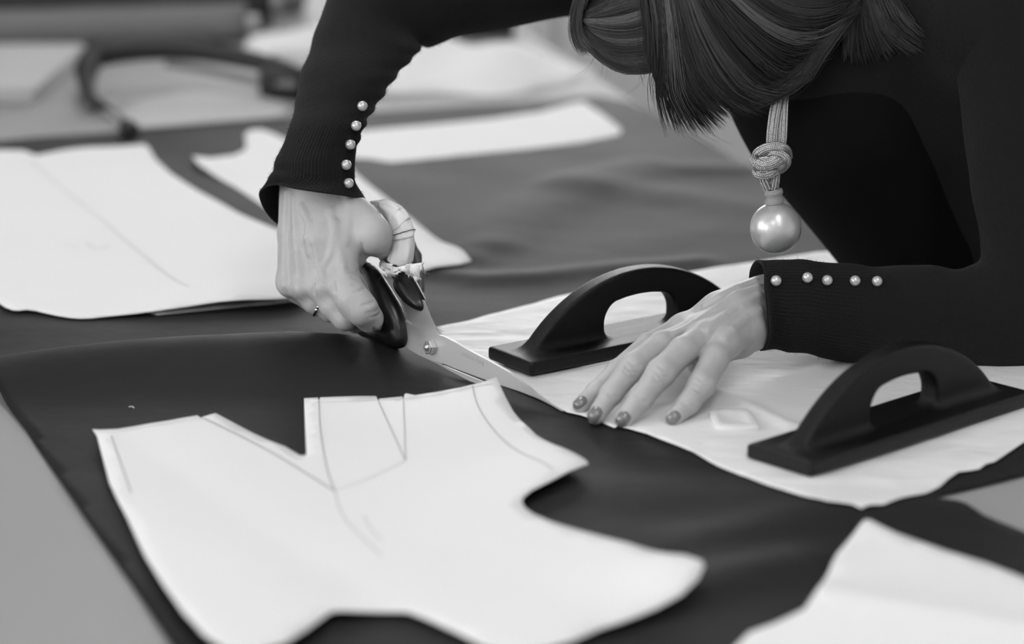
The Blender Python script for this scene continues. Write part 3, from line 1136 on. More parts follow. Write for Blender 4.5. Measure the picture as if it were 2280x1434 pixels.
rh_fingers = [
    [q(764, 628, 1.956, 31), q(786, 668, 1.940, 35), q(806, 690, 1.936, 33), q(823, 710, 1.944, 27), q(832, 722, 1.956, 19)],
    [q(718, 638, 1.962, 30), q(742, 680, 1.952, 28), q(768, 708, 1.946, 25), q(792, 716, 1.966, 22), q(806, 712, 1.982, 18)],
    [q(676, 638, 1.972, 29), q(702, 672, 1.967, 25), q(735, 694, 1.964, 20), q(762, 704, 1.985, 19), q(776, 700, 2.00, 17)],
    [q(645, 627, 1.985, 28), q(664, 650, 1.985, 23), q(692, 672, 1.986, 19), q(720, 684, 2.005, 17), q(736, 680, 2.015, 15)],
]
_kn_r = [q(640, 640, 1.976, 20), q(672, 643, 1.962, 20), q(722, 640, 1.950, 21), q(764, 632, 1.945, 21)]

def rh_base(p):
    palm = None
    for c in rh_palm:
        e = chain(p, c, .004)
        palm = e if palm is None else smin(palm, e, .009)
    for c in rh_web:
        palm = smin(palm, chain(p, c), .010)
    palm = smin(palm, chain(p, rh_thumb, .006), .008)
    for c, r in _kn_r:
        palm = smin(palm, np.linalg.norm(p - c, axis=1) - r, .006)
    d = palm
    for f, k in zip(rh_fingers, (.011, .008, .006, .006)):
        d = np.minimum(d, smin(palm, chain(p, f, .006), k))
    return d

def ridge(fn, path, r, sink):
    """chain of small capsules just under the surface along a pixel path"""
    pts = []
    for u, v in path:
        h = trace(fn, u, v)
        if h is None:
            continue
        dv = ray(u, v)
        dv /= np.linalg.norm(dv)
        pts.append((h + dv * sink, r))
    return pts

_rv = [ridge(rh_base, pth, r, s) for pth, r, s in (
    ([(640, 430), (637, 480), (636, 540), (634, 600), (636, 635)], .0030, .0026),
    ([(655, 440), (658, 500), (662, 560), (668, 610)], .0026, .0024),
    ([(672, 460), (690, 500), (700, 540), (712, 590), (720, 620)], .0022, .0020),
    ([(747, 495), (743, 535), (737, 568), (722, 592)], .0018, .0015),
    ([(770, 430), (778, 460), (776, 500), (770, 540)], .0022, .0020),
    ([(735, 470), (748, 520), (760, 580), (765, 610)], .0027, .0026),
    ([(690, 500), (684, 530), (690, 565)], .0017, .0014))]
_rg_ = [ridge(rh_base, pth, r, 0.0002) for pth, r in (
    ([(697, 652), (699, 634)], .0009), ([(745, 648), (744, 630)], .0009), ([(806, 545), (810, 562)], .0007))]
_rw = [ridge(rh_base, pth, 0.0004, -0.0001) for pth in (
    [(808, 628), (796, 634), (786, 634)], [(806, 614), (795, 620), (786, 618)], [(812, 641), (800, 648), (790, 650)], [(800, 602), (792, 606), (784, 604)],
    [(842, 690), (830, 697), (818, 698)], [(846, 700), (834, 706), (824, 707)], [(832, 672), (820, 678), (808, 680)])]

def rh_sdf(p):
    d = rh_base(p)
    for c in _rv:
        if len(c) > 1:
            d = smin(d, chain(p, c, .002), .0035)
    for c in _rg_ + _rw:
        if len(c) > 1:
            d = -smin(-d, chain(p, c, .001), .003)
    return d

# ---- left hand (flat on the tissue)
lh_palm = [
    [q(1900, 690, 1.950, 70), q(1780, 688, 1.940, 62), q(1712, 684, 1.935, 44)],
    [q(1705, 655, 1.940, 42), q(1640, 672, 1.925, 36), q(1520, 728, 1.905, 26)],
    [q(1705, 672, 1.925, 44), q(1640, 690, 1.905, 38), q(1542, 742, 1.876, 28)],
    [q(1703, 692, 1.926, 42), q(1645, 710, 1.890, 38), q(1572, 748, 1.856, 29)],
    [q(1700, 708, 1.926, 42), q(1652, 733, 1.886, 36), q(1612, 762, 1.853, 30)],
]
lh_thenar = [q(1690, 738, 1.926, 38), q(1650, 765, 1.898, 28), q(1600, 790, 1.890, 22), q(1560, 808, 1.885, 17), q(1546, 815, 1.883, 15)]
lh_fingers = [
    [q(1520, 728, 1.905, 26), q(1442, 768, 1.878, 22), q(1374, 826, 1.845, 21), q(1326, 872, 1.822, 18), q(1293, 902, 1.806, 15.5)],
    [q(1542, 742, 1.876, 28), q(1474, 768, 1.850, 26), q(1408, 818, 1.822, 26), q(1362, 876, 1.798, 21), q(1327, 926, 1.778, 17)],
    [q(1572, 748, 1.856, 29), q(1520, 782, 1.832, 27), q(1472, 830, 1.806, 27.5), q(1428, 886, 1.786, 22), q(1389, 933, 1.772, 18)],
    [q(1612, 762, 1.853, 30), q(1590, 800, 1.832, 27), q(1562, 856, 1.806, 26), q(1533, 898, 1.790, 20.5), q(1501, 930, 1.775, 16.5)],
]

lh_web = [[q(1525, 735, 1.896, 27), q(1572, 756, 1.868, 29), q(1612, 770, 1.860, 27)], [q(1486, 764, 1.872, 19), q(1538, 779, 1.850, 21), q(1590, 797, 1.843, 20)],
          [q(1600, 690, 1.910, 34), q(1650, 700, 1.916, 36)]]
lh_fingers = [[(c, r * (1.0 if i == 0 else 1.07)) for i, (c, r) in enumerate(f)] for f in lh_fingers]

def lh_base(p):
    palm = None
    for c in lh_palm:
        e = chain(p, c, .004)
        palm = e if palm is None else smin(palm, e, .014)
    for c in lh_web:
        palm = smin(palm, chain(p, c, .004), .012)
    th = chain(p, lh_thenar, .006)
    d = smin(palm, th, .008)
    for f in lh_fingers:
        d = np.minimum(d, smin(palm, chain(p, f, .004), .005))
    return d

_lv = [ridge(lh_base, pth, r, s) for pth, r, s in (
    ([(1690, 640), (1640, 655), (1590, 690), (1545, 720), (1500, 745)], .0022, .0018),
    ([(1690, 660), (1650, 685), (1610, 705), (1575, 738)], .0026, .0023),
    ([(1690, 690), (1660, 710), (1630, 735), (1612, 755)], .0028, .0025),
    ([(1680, 625), (1640, 640), (1600, 660), (1570, 680)], .0018, .0015))]
_lk = [ridge(lh_base, pth, 0.00055, 0.0001) for pth in (
    [(1393, 815), (1404, 826), (1420, 830)], [(1398, 803), (1412, 814), (1428, 816)], [(1390, 826), (1400, 838), (1414, 841)],
    [(1458, 824), (1470, 838), (1488, 840)], [(1464, 812), (1478, 824), (1495, 826)], [(1454, 836), (1464, 850), (1480, 852)],
    [(1546, 850), (1560, 860), (1576, 860)], [(1550, 838), (1563, 848), (1580, 848)], [(1542, 862), (1556, 872), (1570, 872)],
    [(1350, 872), (1360, 882), (1374, 884)], [(1414, 884), (1426, 894), (1440, 894)], [(1522, 896), (1532, 905), (1546, 905)])]

def lh_sdf(p):
    d = lh_base(p)
    for c in _lv:
        if len(c) > 1:
            d = smin(d, chain(p, c, .002), .004)
    for c in _lk:
        if len(c) > 1:
            d = -smin(-d, chain(p, c, .001), .002)
    return d

def bounds(lists, pad):
    c = np.array([a for l in lists for a, _ in l])
    r = max(b for l in lists for _, b in l)
    return c.min(0) - r - pad, c.max(0) + r + pad

rv_, rf_ = polygonise(rh_sdf, *bounds(rh_palm + [rh_thumb] + rh_fingers, .004), 0.0012)
lv_, lf_ = polygonise(lh_sdf, *bounds(lh_palm + [lh_thenar] + lh_fingers, .004), 0.0012)

# ---- head, neck, torso under the clothes
HC = P(1610, -110, 2.06)
HF = np.array([-0.58, -0.10, -0.80])
HF /= np.linalg.norm(HF)
HU = np.array([-0.72, -0.30, 0.60])
HU = HU - HF * (HU @ HF)
HU /= np.linalg.norm(HU)
HR = np.cross(HF, HU)
HM = np.stack([HR, HU, HF])          # rows: right, up, forward

def hpnt(r, u, f):
    return HC + HR * r + HU * u + HF * f

SHL = P(2235, -20, 1.99)             # left shoulder (near the camera)
SHR = P(1530, -150, 2.24)            # right shoulder
NECK = (SHL + SHR) / 2 + np.array([-0.02, -0.01, 0.04])

def head_sdf(p):
    d = ell(p, hpnt(0, .025, -.012), (.070, .082, .088), HM)
    d = smin(d, ell(p, hpnt(0, -.045, .030), (.052, .060, .052), HM), .03)
    d = smin(d, rc(p, hpnt(0, .015, .078), hpnt(0, -.020, .098), .006, .011), .010)     # nose
    for s in (-1, 1):
        d = -smin(-d, np.linalg.norm(p - hpnt(s * .030, .014, .088), axis=1) - .012, .012)   # eye sockets
        d = smin(d, np.linalg.norm(p - hpnt(s * .030, .012, .072), axis=1) - .0125, .003)    # eyeballs
        d = smin(d, ell(p, hpnt(s * .072, -.005, -.005), (.008, .028, .018), HM), .006)      # ears
    d = smin(d, rc(p, hpnt(-.018, -.048, .080), hpnt(.018, -.048, .080), .006, .006), .006)  # lips
    return d

def torso_sdf(p):
    dn = np.array([0, 0, -.03])
    d = head_sdf(p)
    d = smin(d, rc(p, hpnt(0, -.03, -.03), NECK + dn, .046, .044), .02)
    d = smin(d, rc(p, SHL + dn, NECK + dn, .026, .034), .03)
    d = smin(d, rc(p, SHR + dn, NECK + dn, .026, .034), .03)
    d = smin(d, rc(p, NECK + np.array([.015, .02, -.10]), np.array([.47, 2.24, .09]), .070, .085), .04)
    d = smin(d, rc(p, SHL + dn, P(2300, 690, 1.97), .028, .026), .015)
    d = smin(d, rc(p, P(2300, 690, 1.97), P(1900, 692, 1.95), .026, .026), .012)
    d = smin(d, rc(p, SHR + dn, P(1040, -35, 2.165), .028, .028), .012)
    d = smin(d, rc(p, P(1040, -35, 2.165), P(862, 0, 2.135), .028, .027), .012)
    d = smin(d, rc(p, P(862, 0, 2.135), P(748, 240, 2.045), .027, .024), .012)
    return d

tv_, tf_ = polygonise(torso_sdf, (-0.20, 1.86, -0.06), (0.60, 2.42, 0.60), 0.005)
body = mk('body', *join([(rv_, rf_), (lv_, lf_), (tv_, tf_)]), M['skin'], person)

# ---- finger nails
lbvh = BVHTree.FromPolygons([Vector(p) for p in lv_], [tuple(int(i) for i in f) for f in lf_])
rbvh = BVHTree.FromPolygons([Vector(p) for p in rv_], [tuple(int(i) for i in f) for f in rf_])

def cast(bvh, u, v):
    d = Vector(ray(u, v)).normalized()
    h = bvh.ray_cast(Vector((0, 0, CAM_H)), d)
    return (np.array(h[0]), np.array(h[1])) if h[0] is not None else (None, None)

def nail(bvh, u, v, du, dv, hl, hw, lift=.0007):
    n = math.hypot(du, dv)
    du, dv = du / n, dv / n
    nu, nv = 13, 9
    V, ok = [], True
    last = None
    for i in range(nu):
        a = (i / (nu - 1)) * 2 - 1
        for j in range(nv):
            b = (j / (nv - 1)) * 2 - 1
            wdt = math.sqrt(max(0.0, 1 - abs(a) ** 3.2)) if a > 0 else math.sqrt(max(0.0, 1 - abs(a) ** 4))
            wdt = max(wdt, 0.12)
            uu = u + du * a * hl - dv * b * hw * wdt
            vv = v + dv * a * hl + du * b * hw * wdt
            p, nn = cast(bvh, uu, vv)
            if p is None:
                p, nn = last
            last = (p, nn)
            edge = max(abs(a), abs(b)) ** 4
            V.append(p + nn * lift * (1 - 0.75 * edge))
    F = [(i * nv + j, i * nv + j + 1, (i + 1) * nv + j + 1, (i + 1) * nv + j) for i in range(nu - 1) for j in range(nv - 1)]
    o = mk('fingernail', V, F, M['nail'], body)
    o['label'] = 'varnished fingernail'
    return o

nail(lbvh, 1291, 897, -.75, .62, 18, 11)
nail(lbvh, 1324, 924, -.55, .83, 20, 14)
nail(lbvh, 1387, 934, -.52, .86, 19, 15)
nail(lbvh, 1499, 931, -.70, .70, 18, 13)
nail(rbvh, 836, 733, .8, .55, 9, 5)

# ---- finger ring on the scissor hand
rc_, rd_ = rh_fingers[2][1][0] * 0.62 + rh_fingers[2][2][0] * 0.38, rh_fingers[2][2][0] - rh_fingers[2][1][0]
rd_ = rd_ / np.linalg.norm(rd_)
ra_ = np.cross(rd_, [0, 0, 1.0])
ra_ /= np.linalg.norm(ra_)
rb_ = np.cross(rd_, ra_)
ringp = [rc_ + (ra_ * math.cos(t) + rb_ * math.sin(t)) * 0.0102 for t in np.linspace(0, 2 * math.pi, 40)]
o = mk('finger_ring', *tube(ringp, 0.0013, 8), M['silver'])
tag(o, 'plain silver ring on the hand holding the shears', 'ring')

# ---- cardigan
def ring_of(uL, vL, uR, vR, Y, dr, N):
    a, b = P(uL, vL, Y), P(uR, vR, Y)
    c = (a + b) / 2
    A = (b - a) / 2
    B = ray((uL + uR) / 2, (vL + vR) / 2)
    B = B / np.linalg.norm(B) * dr
    t = np.linspace(0, 2 * math.pi, N, endpoint=False)
    return c + np.cos(t)[:, None] * A + np.sin(t)[:, None] * B

def sleeve(ctrl, hem, N, nr, rib_from, rib_to, ribs, amp, seed, scallop=0.0):
    """ctrl rings from hem side upward; hem = closed list of (u, v, Y) starting at the 'right' side going behind"""
    rg = np.random.default_rng(seed)
    cr = [ring_of(*c, N) for c in ctrl]
    if hem is not None:
        h = catmull([P(*k) for k in hem], 400, closed=True)
        h = np.concatenate([h, h[:1]])
        h = resample(h, N + 1)[:N]
        cr = [h] + cr
    cr = np.array(cr).reshape(len(cr), -1)
    rings = catmull(cr, nr).reshape(nr, N, 3)
    th = np.linspace(0, 2 * math.pi, N, endpoint=False)
    ph = rg.uniform(0, 6.28, 8)
    out = []
    for i, r in enumerate(rings):
        f = i / (nr - 1)
        c = r.mean(0)
        nrm = r - c
        nrm /= np.linalg.norm(nrm, axis=1)[:, None]
        w = np.clip((f - rib_from) / 0.03, 0, 1) * np.clip((rib_to - f) / 0.06, 0, 1)
        disp = w * 0.00055 * np.sign(np.sin(th * ribs)) * np.abs(np.sin(th * ribs)) ** 0.6
        wr = np.clip((f - rib_to * 0.7) / 0.2, 0, 1)
        disp = disp + amp * (0.25 + wr) * (np.sin(f * 46 + 1.6 * np.sin(th + ph[0]) + ph[1]) * (0.5 + 0.5 * np.cos(th - ph[2])) + 0.6 * np.sin(f * 83 + 2.1 * np.cos(th + ph[3]) + ph[4]) * (0.5 + 0.5 * np.cos(th - ph[5])))
        disp = disp + scallop * np.sin(f * 133 + 0.5 * np.sin(2 * th)) * np.maximum(0, np.cos(th)) ** 1.5 * np.clip((f - .20) / .06, 0, 1) * np.clip((.54 - f) / .05, 0, 1)
        disp = disp + 0.0005 * np.sin(3 * th + f * 20 + ph[6])
        out.append(r + nrm * disp[:, None])
    return loft(out)

HEM_R = [(814, 443, 2.000), (778, 470, 2.035), (715, 505, 2.05), (650, 512, 2.047), (600, 484, 2.035), (577, 433, 2.012), (604, 411, 1.985), (655, 418, 1.965), (715, 427, 1.958), (770, 436, 1.972)]
CR = [(600, 396, 793, 408, 2.004, .036), (611, 378, 789, 385, 2.006, .035), (614, 355, 790, 352, 2.010, .034), (625, 332, 794, 321, 2.016, .034), (644, 286, 812, 279, 2.028, .035),
      (656, 238, 836, 241, 2.042, .036), (665, 190, 864, 196, 2.058, .038), (681, 132, 902, 150, 2.078, .040), (704, 62, 932, 112, 2.102, .043), (742, -30, 938, 102, 2.125, .045),
      (830, -120, 950, 105, 2.14, .046), (940, -140, 985, 97, 2.15, .046), (1048, -145, 1042, 79, 2.162, .047), (1155, -148, 1155, 56, 2.178, .048), (1290, -150, 1280, 36, 2.20, .052), (1420, -160, 1420, 30, 2.225, .058), (1540, -220, 1560, 20, 2.25, .062)]
HEM_L = [(1692, 780, 1.925), (1678, 735, 1.955), (1668, 660, 1.972), (1670, 603, 1.965), (1684, 578, 1.940), (1697, 594, 1.912), (1704, 640, 1.886), (1711, 700, 1.878), (1712, 755, 1.892)]
CL = [(1712, 581, 1725, 777, 1.930, .044), (1755, 580, 1757, 785, 1.933, .044), (1795, 580, 1797, 786, 1.937, .041), (1835, 584, 1832, 795, 1.940, .038), (1884, 587, 1880, 804, 1.944, .039), (1943, 593, 1940, 811, 1.948, .039),
      (2013, 592, 2008, 822, 1.952, .040), (2090, 594, 2086, 832, 1.956, .041), (2150, 594, 2180, 850, 1.960, .042), (2182, 575, 2330, 850, 1.964, .044), (2178, 520, 2420, 690, 1.968, .045),
      (2165, 420, 2410, 470, 1.972, .046), (2145, 300, 2390, 300, 1.978, .047), (2125, 150, 2375, 110, 1.985, .049), (2105, 20, 2360, -60, 1.992, .052), (2060, -90, 2320, -190, 2.01, .055), (1980, -140, 2200, -260, 2.05, .058)]
sR = sleeve(CR, HEM_R, 288, 150, 0.0, 0.33, 72, 0.0011, 3, 0.0013)
sL = sleeve(CL, HEM_L, 288, 150, 0.0, 0.38, 72, 0.0008, 5)

def cardi_torso(p):
    d = rc(p, SHL + np.array([-.01, .02, -.015]), SHR + np.array([0, .02, -.02]), .070, .066)
    d = smin(d, rc(p, np.array([.335, 2.16, .26]), np.array([.475, 2.25, .09]), .125, .115), .06)
    d = smin(d, rc(p, np.array([.28, 2.10, .235]), np.array([.40, 2.16, .10]), .085, .09), .05)
    d = smin(d, rc(p, np.array([.43, 2.06, .22]), np.array([.50, 2.13, .10]), .07, .085), .05)
    # open neck
    d = -smin(-d, rc(p, hpnt(0, -.02, .01), NECK + np.array([-.02, -.01, .02]), .070, .050), .01)
    return d

cv_, cf_ = polygonise(cardi_torso, (0.02, 1.85, -0.14), (0.72, 2.48, 0.50), 0.006)

def dress_sdf(p):
    d = rc(p, np.array([.30, 2.13, .24]), np.array([.46, 2.24, .075]), .120, .115)
    d = smin(d, rc(p, np.array([.295, 2.10, .17]), np.array([.365, 2.14, .078]), .075, .076), .04)
    d = smin(d, rc(p, np.array([.47, 2.10, .20]), np.array([.50, 2.16, .09]), .09, .09), .05)
    d = smin(d, ell(p, (.56, 2.30, -.10), (.15, .17, .16)), .08)
    for s in (-1, 1):
        h = np.array([.57 - s * .03, 2.31 + s * .085, -.14])
        d = smin(d, rc(p, h, np.array([.57 - s * .03, 2.31 + s * .09, -.84]), .10, .065), .05)
    return d

dv_, df_ = polygonise(dress_sdf, (0.08, 1.9, -0.92), (0.80, 2.6, 0.45), 0.009)
dv_[:, 2] = np.maximum(dv_[:, 2], -0.898)
mk('dress', dv_, df_, M['dress'], person)
cardigan = mk('cardigan', *join([sR, sL, (cv_, cf_)]), M['knit'], person)
cardigan['label'] = 'black knitted cardigan with ribbed cuffs and pearl buttons'
md = cardigan.modifiers.new('thickness', 'SOLIDIFY')
md.thickness = 0.0014
md.offset = -1.0

sbvh_r = BVHTree.FromPolygons([Vector(p) for p in sR[0]], [tuple(int(i) for i in f) for f in sR[1]])
sbvh_l = BVHTree.FromPolygons([Vector(p) for p in sL[0]], [tuple(int(i) for i in f) for f in sL[1]])
bm = bmesh.new()
bmesh.ops.create_uvsphere(bm, u_segments=24, v_segments=16, radius=0.0044)
pearl_me = bpy.data.meshes.new('pearl_button')
bm.to_mesh(pearl_me)
bm.free()
pearl_me.polygons.foreach_set('use_smooth', [True] * len(pearl_me.polygons))
pearl_me.materials.append(M['pearl'])
for bvh, lst in ((sbvh_r, [(807, 236), (793, 280), (780, 322), (771, 367), (776, 408)]), (sbvh_l, [(1728, 625), (1798, 618), (1842, 624), (1904, 625), (1953, 626)])):
    for u, v in lst:
        h, n = cast(bvh, u, v)
        d = ray(u, v)
        d /= np.linalg.norm(d)
        o = bpy.data.objects.new('pearl_button', pearl_me)
        COL.objects.link(o)
        o.parent = cardigan
        o.matrix_parent_inverse = cardigan.matrix_basis.inverted()
        loc = h - d * 0.0030
        o.location = tuple(loc)
        o.rotation_euler = (random.uniform(0, 3), random.uniform(0, 3), random.uniform(0, 3))

# ---- hair
def hair_Y(u, v):
    e = 1 - ((u - 1590) / 370.0) ** 2 - ((v + 60) / 380.0) ** 2
    return 2.045 - 0.120 * np.sqrt(np.maximum(e, 0.0))

GROUPS = [
    # (guides in pixels, number of strands, jitter, earliest cut, extra depth)
    ([[(1330, -120), (1296, -40), (1280, 20), (1278, 62), (1288, 96), (1308, 110)], [(1350, -120), (1310, -30), (1292, 30), (1290, 70), (1304, 100), (1324, 118)]], 300, 7, .80, 0),
    ([[(1350, -130), (1318, -50), (1296, 20), (1345, -5), (1410, -30), (1560, -60)], [(1345, -110), (1310, -20), (1294, 36), (1345, 22), (1400, 5), (1540, -20)],
      [(1340, -110), (1302, -20), (1288, 38), (1326, 50), (1396, 52), (1450, 34), (1550, 0)],
      [(1335, -110), (1300, -20), (1288, 42), (1322, 80), (1366, 100), (1430, 100), (1550, 60)], [(1335, -110), (1298, -20), (1288, 46), (1312, 98), (1362, 138), (1430, 142), (1540, 100)],
      [(1330, -110), (1296, -20), (1288, 50), (1314, 112), (1372, 154), (1430, 164), (1520, 140)]], 3000, 4, .95, .004),
    ([[(1400, -160), (1418, -60), (1432, 20), (1441, 80), (1450, 130), (1472, 182)], [(1440, -160), (1455, -40), (1470, 60), (1474, 150), (1470, 210), (1490, 296)], [(1455, -160), (1480, -40), (1492, 60), (1500, 150), (1514, 230), (1568, 308)],
      [(1470, -160), (1500, -40), (1520, 60), (1544, 140), (1580, 205), (1640, 256)], [(1480, -160), (1515, -40), (1540, 65), (1574, 145), (1620, 208), (1706, 256)],
      [(1490, -160), (1540, -40), (1590, 60), (1640, 130), (1700, 190), (1778, 196)], [(1500, -160), (1570, -40), (1630, 30), (1700, 95), (1770, 135), (1842, 106)],
      [(1520, -170), (1600, -70), (1670, 0), (1750, 50), (1840, 50), (1915, 10)], [(1550, -200), (1640, -120), (1720, -50), (1800, -10), (1880, -20), (1950, -60)]], 5600, 8, .58, -.003),
    ([[(1478, 30), (1500, 120), (1560, 195), (1650, 240), (1715, 222), (1790, 182), (1838, 106), (1884, 50), (1930, -20)],
      [(1490, 0), (1520, 80), (1590, 150), (1680, 195), (1740, 190), (1800, 140), (1850, 70), (1900, 10), (1940, -50)]], 900, 5, .9, 0),
    ([[(1860, -60), (1890, 0), (1890, 60), (1884, 132)], [(1880, -60), (1912, 10), (1918, 80), (1934, 150)], [(1890, -60), (1930, 10), (1950, 70), (1980, 124)],
      [(1900, -70), (1950, 0), (1985, 70), (2052, 118)], [(1920, -80), (1985, -10), (2015, 40), (2046, 80)]], 800, 6, .70, 0),
    # stray hairs
    ([[(1330, 60), (1320, 120), (1300, 145), (1270, 162)], [(1360, 80), (1370, 140), (1372, 168), (1360, 184)], [(1440, 100), (1455, 170), (1440, 200), (1400, 220)], [(1470, 120), (1490, 220), (1540, 300), (1600, 330)],
      [(1560, 120), (1600, 220), (1650, 270), (1690, 290)]], 24, 12, .6, .03),
]

cbvh = BVHTree.FromPolygons([Vector(p) for p in cv_], [tuple(int(i) for i in f) for f in cf_])

def on_cardigan(u, v, gap):
    h, _ = cast(cbvh, u, v)
    return min(2.02, h[1] - gap) if h is not None else 2.0

def rays(uv):
    return np.stack([uv[..., 0] - 1140.0, _cp * FPX + _sp * (717.0 - uv[..., 1]), -_sp * FPX + _cp * (717.0 - uv[..., 1])], -1)

def strands(pts, rad):
    """three-sided tubes for many strands at once; pts (k, n, 3)"""
    k, n, _ = pts.shape
    t = np.gradient(pts, axis=1)
    t /= np.linalg.norm(t, axis=2)[..., None] + 1e-12
    a = np.cross(t, np.array([0.1, 1.0, 0.3]))
    a /= np.linalg.norm(a, axis=2)[..., None] + 1e-12
    b = np.cross(t, a)
    R = np.repeat(rad[:, None], n, 1) * np.where(np.arange(n) == n - 1, 0.25, 1.0)[None]
    V = np.stack([pts + R[..., None] * (math.cos(g) * a + math.sin(g) * b) for g in (0, 2.094, 4.189)], 2)
    base = np.arange(k)[:, None, None] * n * 3 + np.arange(n - 1)[None, :, None] * 3
    j = np.arange(3)[None, None]
    jn = (j + 1) % 3
    F = np.stack([base + j, base + jn, base + 3 + jn, base + 3 + j], -1).reshape(-1, 4)
    return V.reshape(-1, 3), F

HVs, HFs, TONE, nv_ = [], [], [], 0
for gi, (guides, count, jit, cutmin, deep) in enumerate(GROUPS):
    gs = np.array([catmull(g, 15) for g in guides])
    nl = max(8, count // 22)
    lt = RNG.uniform(0, len(gs) - 1.001, nl)
    if gi == 2:
        lt = np.where((lt < 1) & (RNG.random(nl) < 0.7), RNG.uniform(1, len(gs) - 1.001, nl), lt)
    lj = RNG.uniform(-jit, jit, (nl, 2))
    ll = RNG.uniform(0, 0.014, nl)
    lc = (.05 if gi == 0 else 0) + RNG.uniform(.018, .038, nl) + RNG.uniform(.0, .15, nl) * (0.5 + 0.5 * np.sin(lt * 6.3 + 1.7 * gi + 0.6)) ** 3
    if gi == 4:
        lc = lc * 0.45
    pk = RNG.integers(0, nl, count)
    tt = np.clip(lt[pk] + RNG.normal(0, 0.11, count), 0, len(gs) - 1.001)
    i0 = tt.astype(int)
    w = (tt - i0)[:, None, None]
    g = gs[i0] * (1 - w) + gs[i0 + 1] * w
    n = 14
    cut = RNG.uniform(cutmin, 1.0, count)
    pos = np.linspace(0, 1, n)[None] * cut[:, None] * 14
    p0 = np.minimum(pos.astype(int), 13)
    fw = (pos - p0)[..., None]
    ar = np.arange(count)[:, None]
    g = g[ar, p0] * (1 - fw) + g[ar, p0 + 1] * fw
    f = np.linspace(0, 1, n)[None]
    a0 = RNG.normal(0, jit * .5, (count, 1))
    a1 = RNG.normal(0, jit * 1.3, (count, 1))
    ph = RNG.uniform(0, 6.28, (count, 1))
    g[..., 0] += lj[pk, 0][:, None] + a0 * (1 - f) + a1 * f + 1.6 * np.sin(5 * f + ph)
    g[..., 1] += lj[pk, 1][:, None] + a1 * (1 - f) * .5 + a0 * f + 1.6 * np.cos(4 * f + ph)
    lay = ll[pk][:, None]
    if gi == 4:
        Y = np.array([[on_cardigan(u_, v_, 0.003) for u_, v_ in row] for row in g]) - lay * 0.6
    else:
        Y = hair_Y(g[..., 0], g[..., 1]) + lay + deep
    d = rays(g)
    pts = d * (Y / d[..., 1])[..., None] + np.array([0, 0, CAM_H])
    v3, f3 = strands(pts, RNG.uniform(0.00018, 0.00034, count) * (0.3 if gi == 5 else 1))
    HVs.append(v3)
    HFs.append(f3 + nv_)
    nv_ += len(v3)
    TONE.append(np.repeat(lc[pk] * RNG.uniform(.75, 1.3, count), n * 3))

# solid mass of hair under the strands
def hair_mass(p):
    d = ell(p, P(1398, -10, 2.03), (.041, .074, .056))
    d = smin(d, ell(p, P(1500, -20, 2.03), (.050, .080, .066)), .01)
    d = smin(d, ell(p, P(1640, -30, 2.03), (.070, .094, .086)), .02)
    d = smin(d, ell(p, P(1600, -130, 2.05), (.110, .105, .080)), .03)
    d = smin(d, rc(p, P(1760, 60, 2.01), P(1880, -30, 2.03), .030, .020), .02)
    cap = np.maximum(ell(p, hpnt(0, .028, -.020), (.082, .094, .098), HM), (p - HC) @ HF - 0.030)
    return smin(d, cap, .010)

# strands over the crown and the back of the head
cc0 = P(1600, -130, 2.05)
cD = HU * 0.8 + np.array([0, 0, 0.6])
cD /= np.linalg.norm(cD)
cA = np.cross(cD, HF)
cA /= np.linalg.norm(cA)
cB = np.cross(cD, cA)
ck, cn = 2600, 14
cph = RNG.uniform(0, 2 * math.pi, (ck, 1)) + 0.10 * np.sin(np.linspace(0, 3, cn))[None] * RNG.normal(0, 1, (ck, 1))
cth = np.linspace(0.02, 1, cn)[None] * RNG.uniform(1.5, 2.1, (ck, 1))
cdir = np.cos(cth)[..., None] * cD + np.sin(cth)[..., None] * (np.cos(cph)[..., None] * cA + np.sin(cph)[..., None] * cB)
cpt = (cc0 + cdir * 0.12).reshape(-1, 3)
for _ in range(5):
    dd_ = hair_mass(cpt)
    gg_ = np.stack([hair_mass(cpt + np.eye(3)[k] * .001) - hair_mass(cpt - np.eye(3)[k] * .001) for k in range(3)], 1) / .002
    cpt = cpt - (dd_ - 0.0012)[:, None] * gg_ / (np.sum(gg_ * gg_, 1)[:, None] + 1e-6)
v3, f3 = strands(cpt.reshape(ck, cn, 3), RNG.uniform(0.0002, 0.0004, ck))
HVs.append(v3)
HFs.append(f3 + nv_)
nv_ += len(v3)
TONE.append(np.repeat(RNG.uniform(.015, .05, ck), cn * 3))
mv_, mf_ = polygonise(hair_mass, P(1240, 300, 2.05) - np.array([.02, .18, .02]), P(1960, -430, 2.1) + np.array([.06, .16, .08]), 0.004)
HVs.append(mv_)
HFs.append(mf_ + nv_)
TONE.append(np.full(len(mv_), 0.012))
hair = mk_np('hair', np.concatenate(HVs), np.concatenate(HFs), M['hair'], person)
hair['label'] = 'dark blond bob falling over the face'
at = hair.data.attributes.new('tone', 'FLOAT', 'POINT')
at.data.foreach_set('value', np.concatenate(TONE).astype(np.float32))

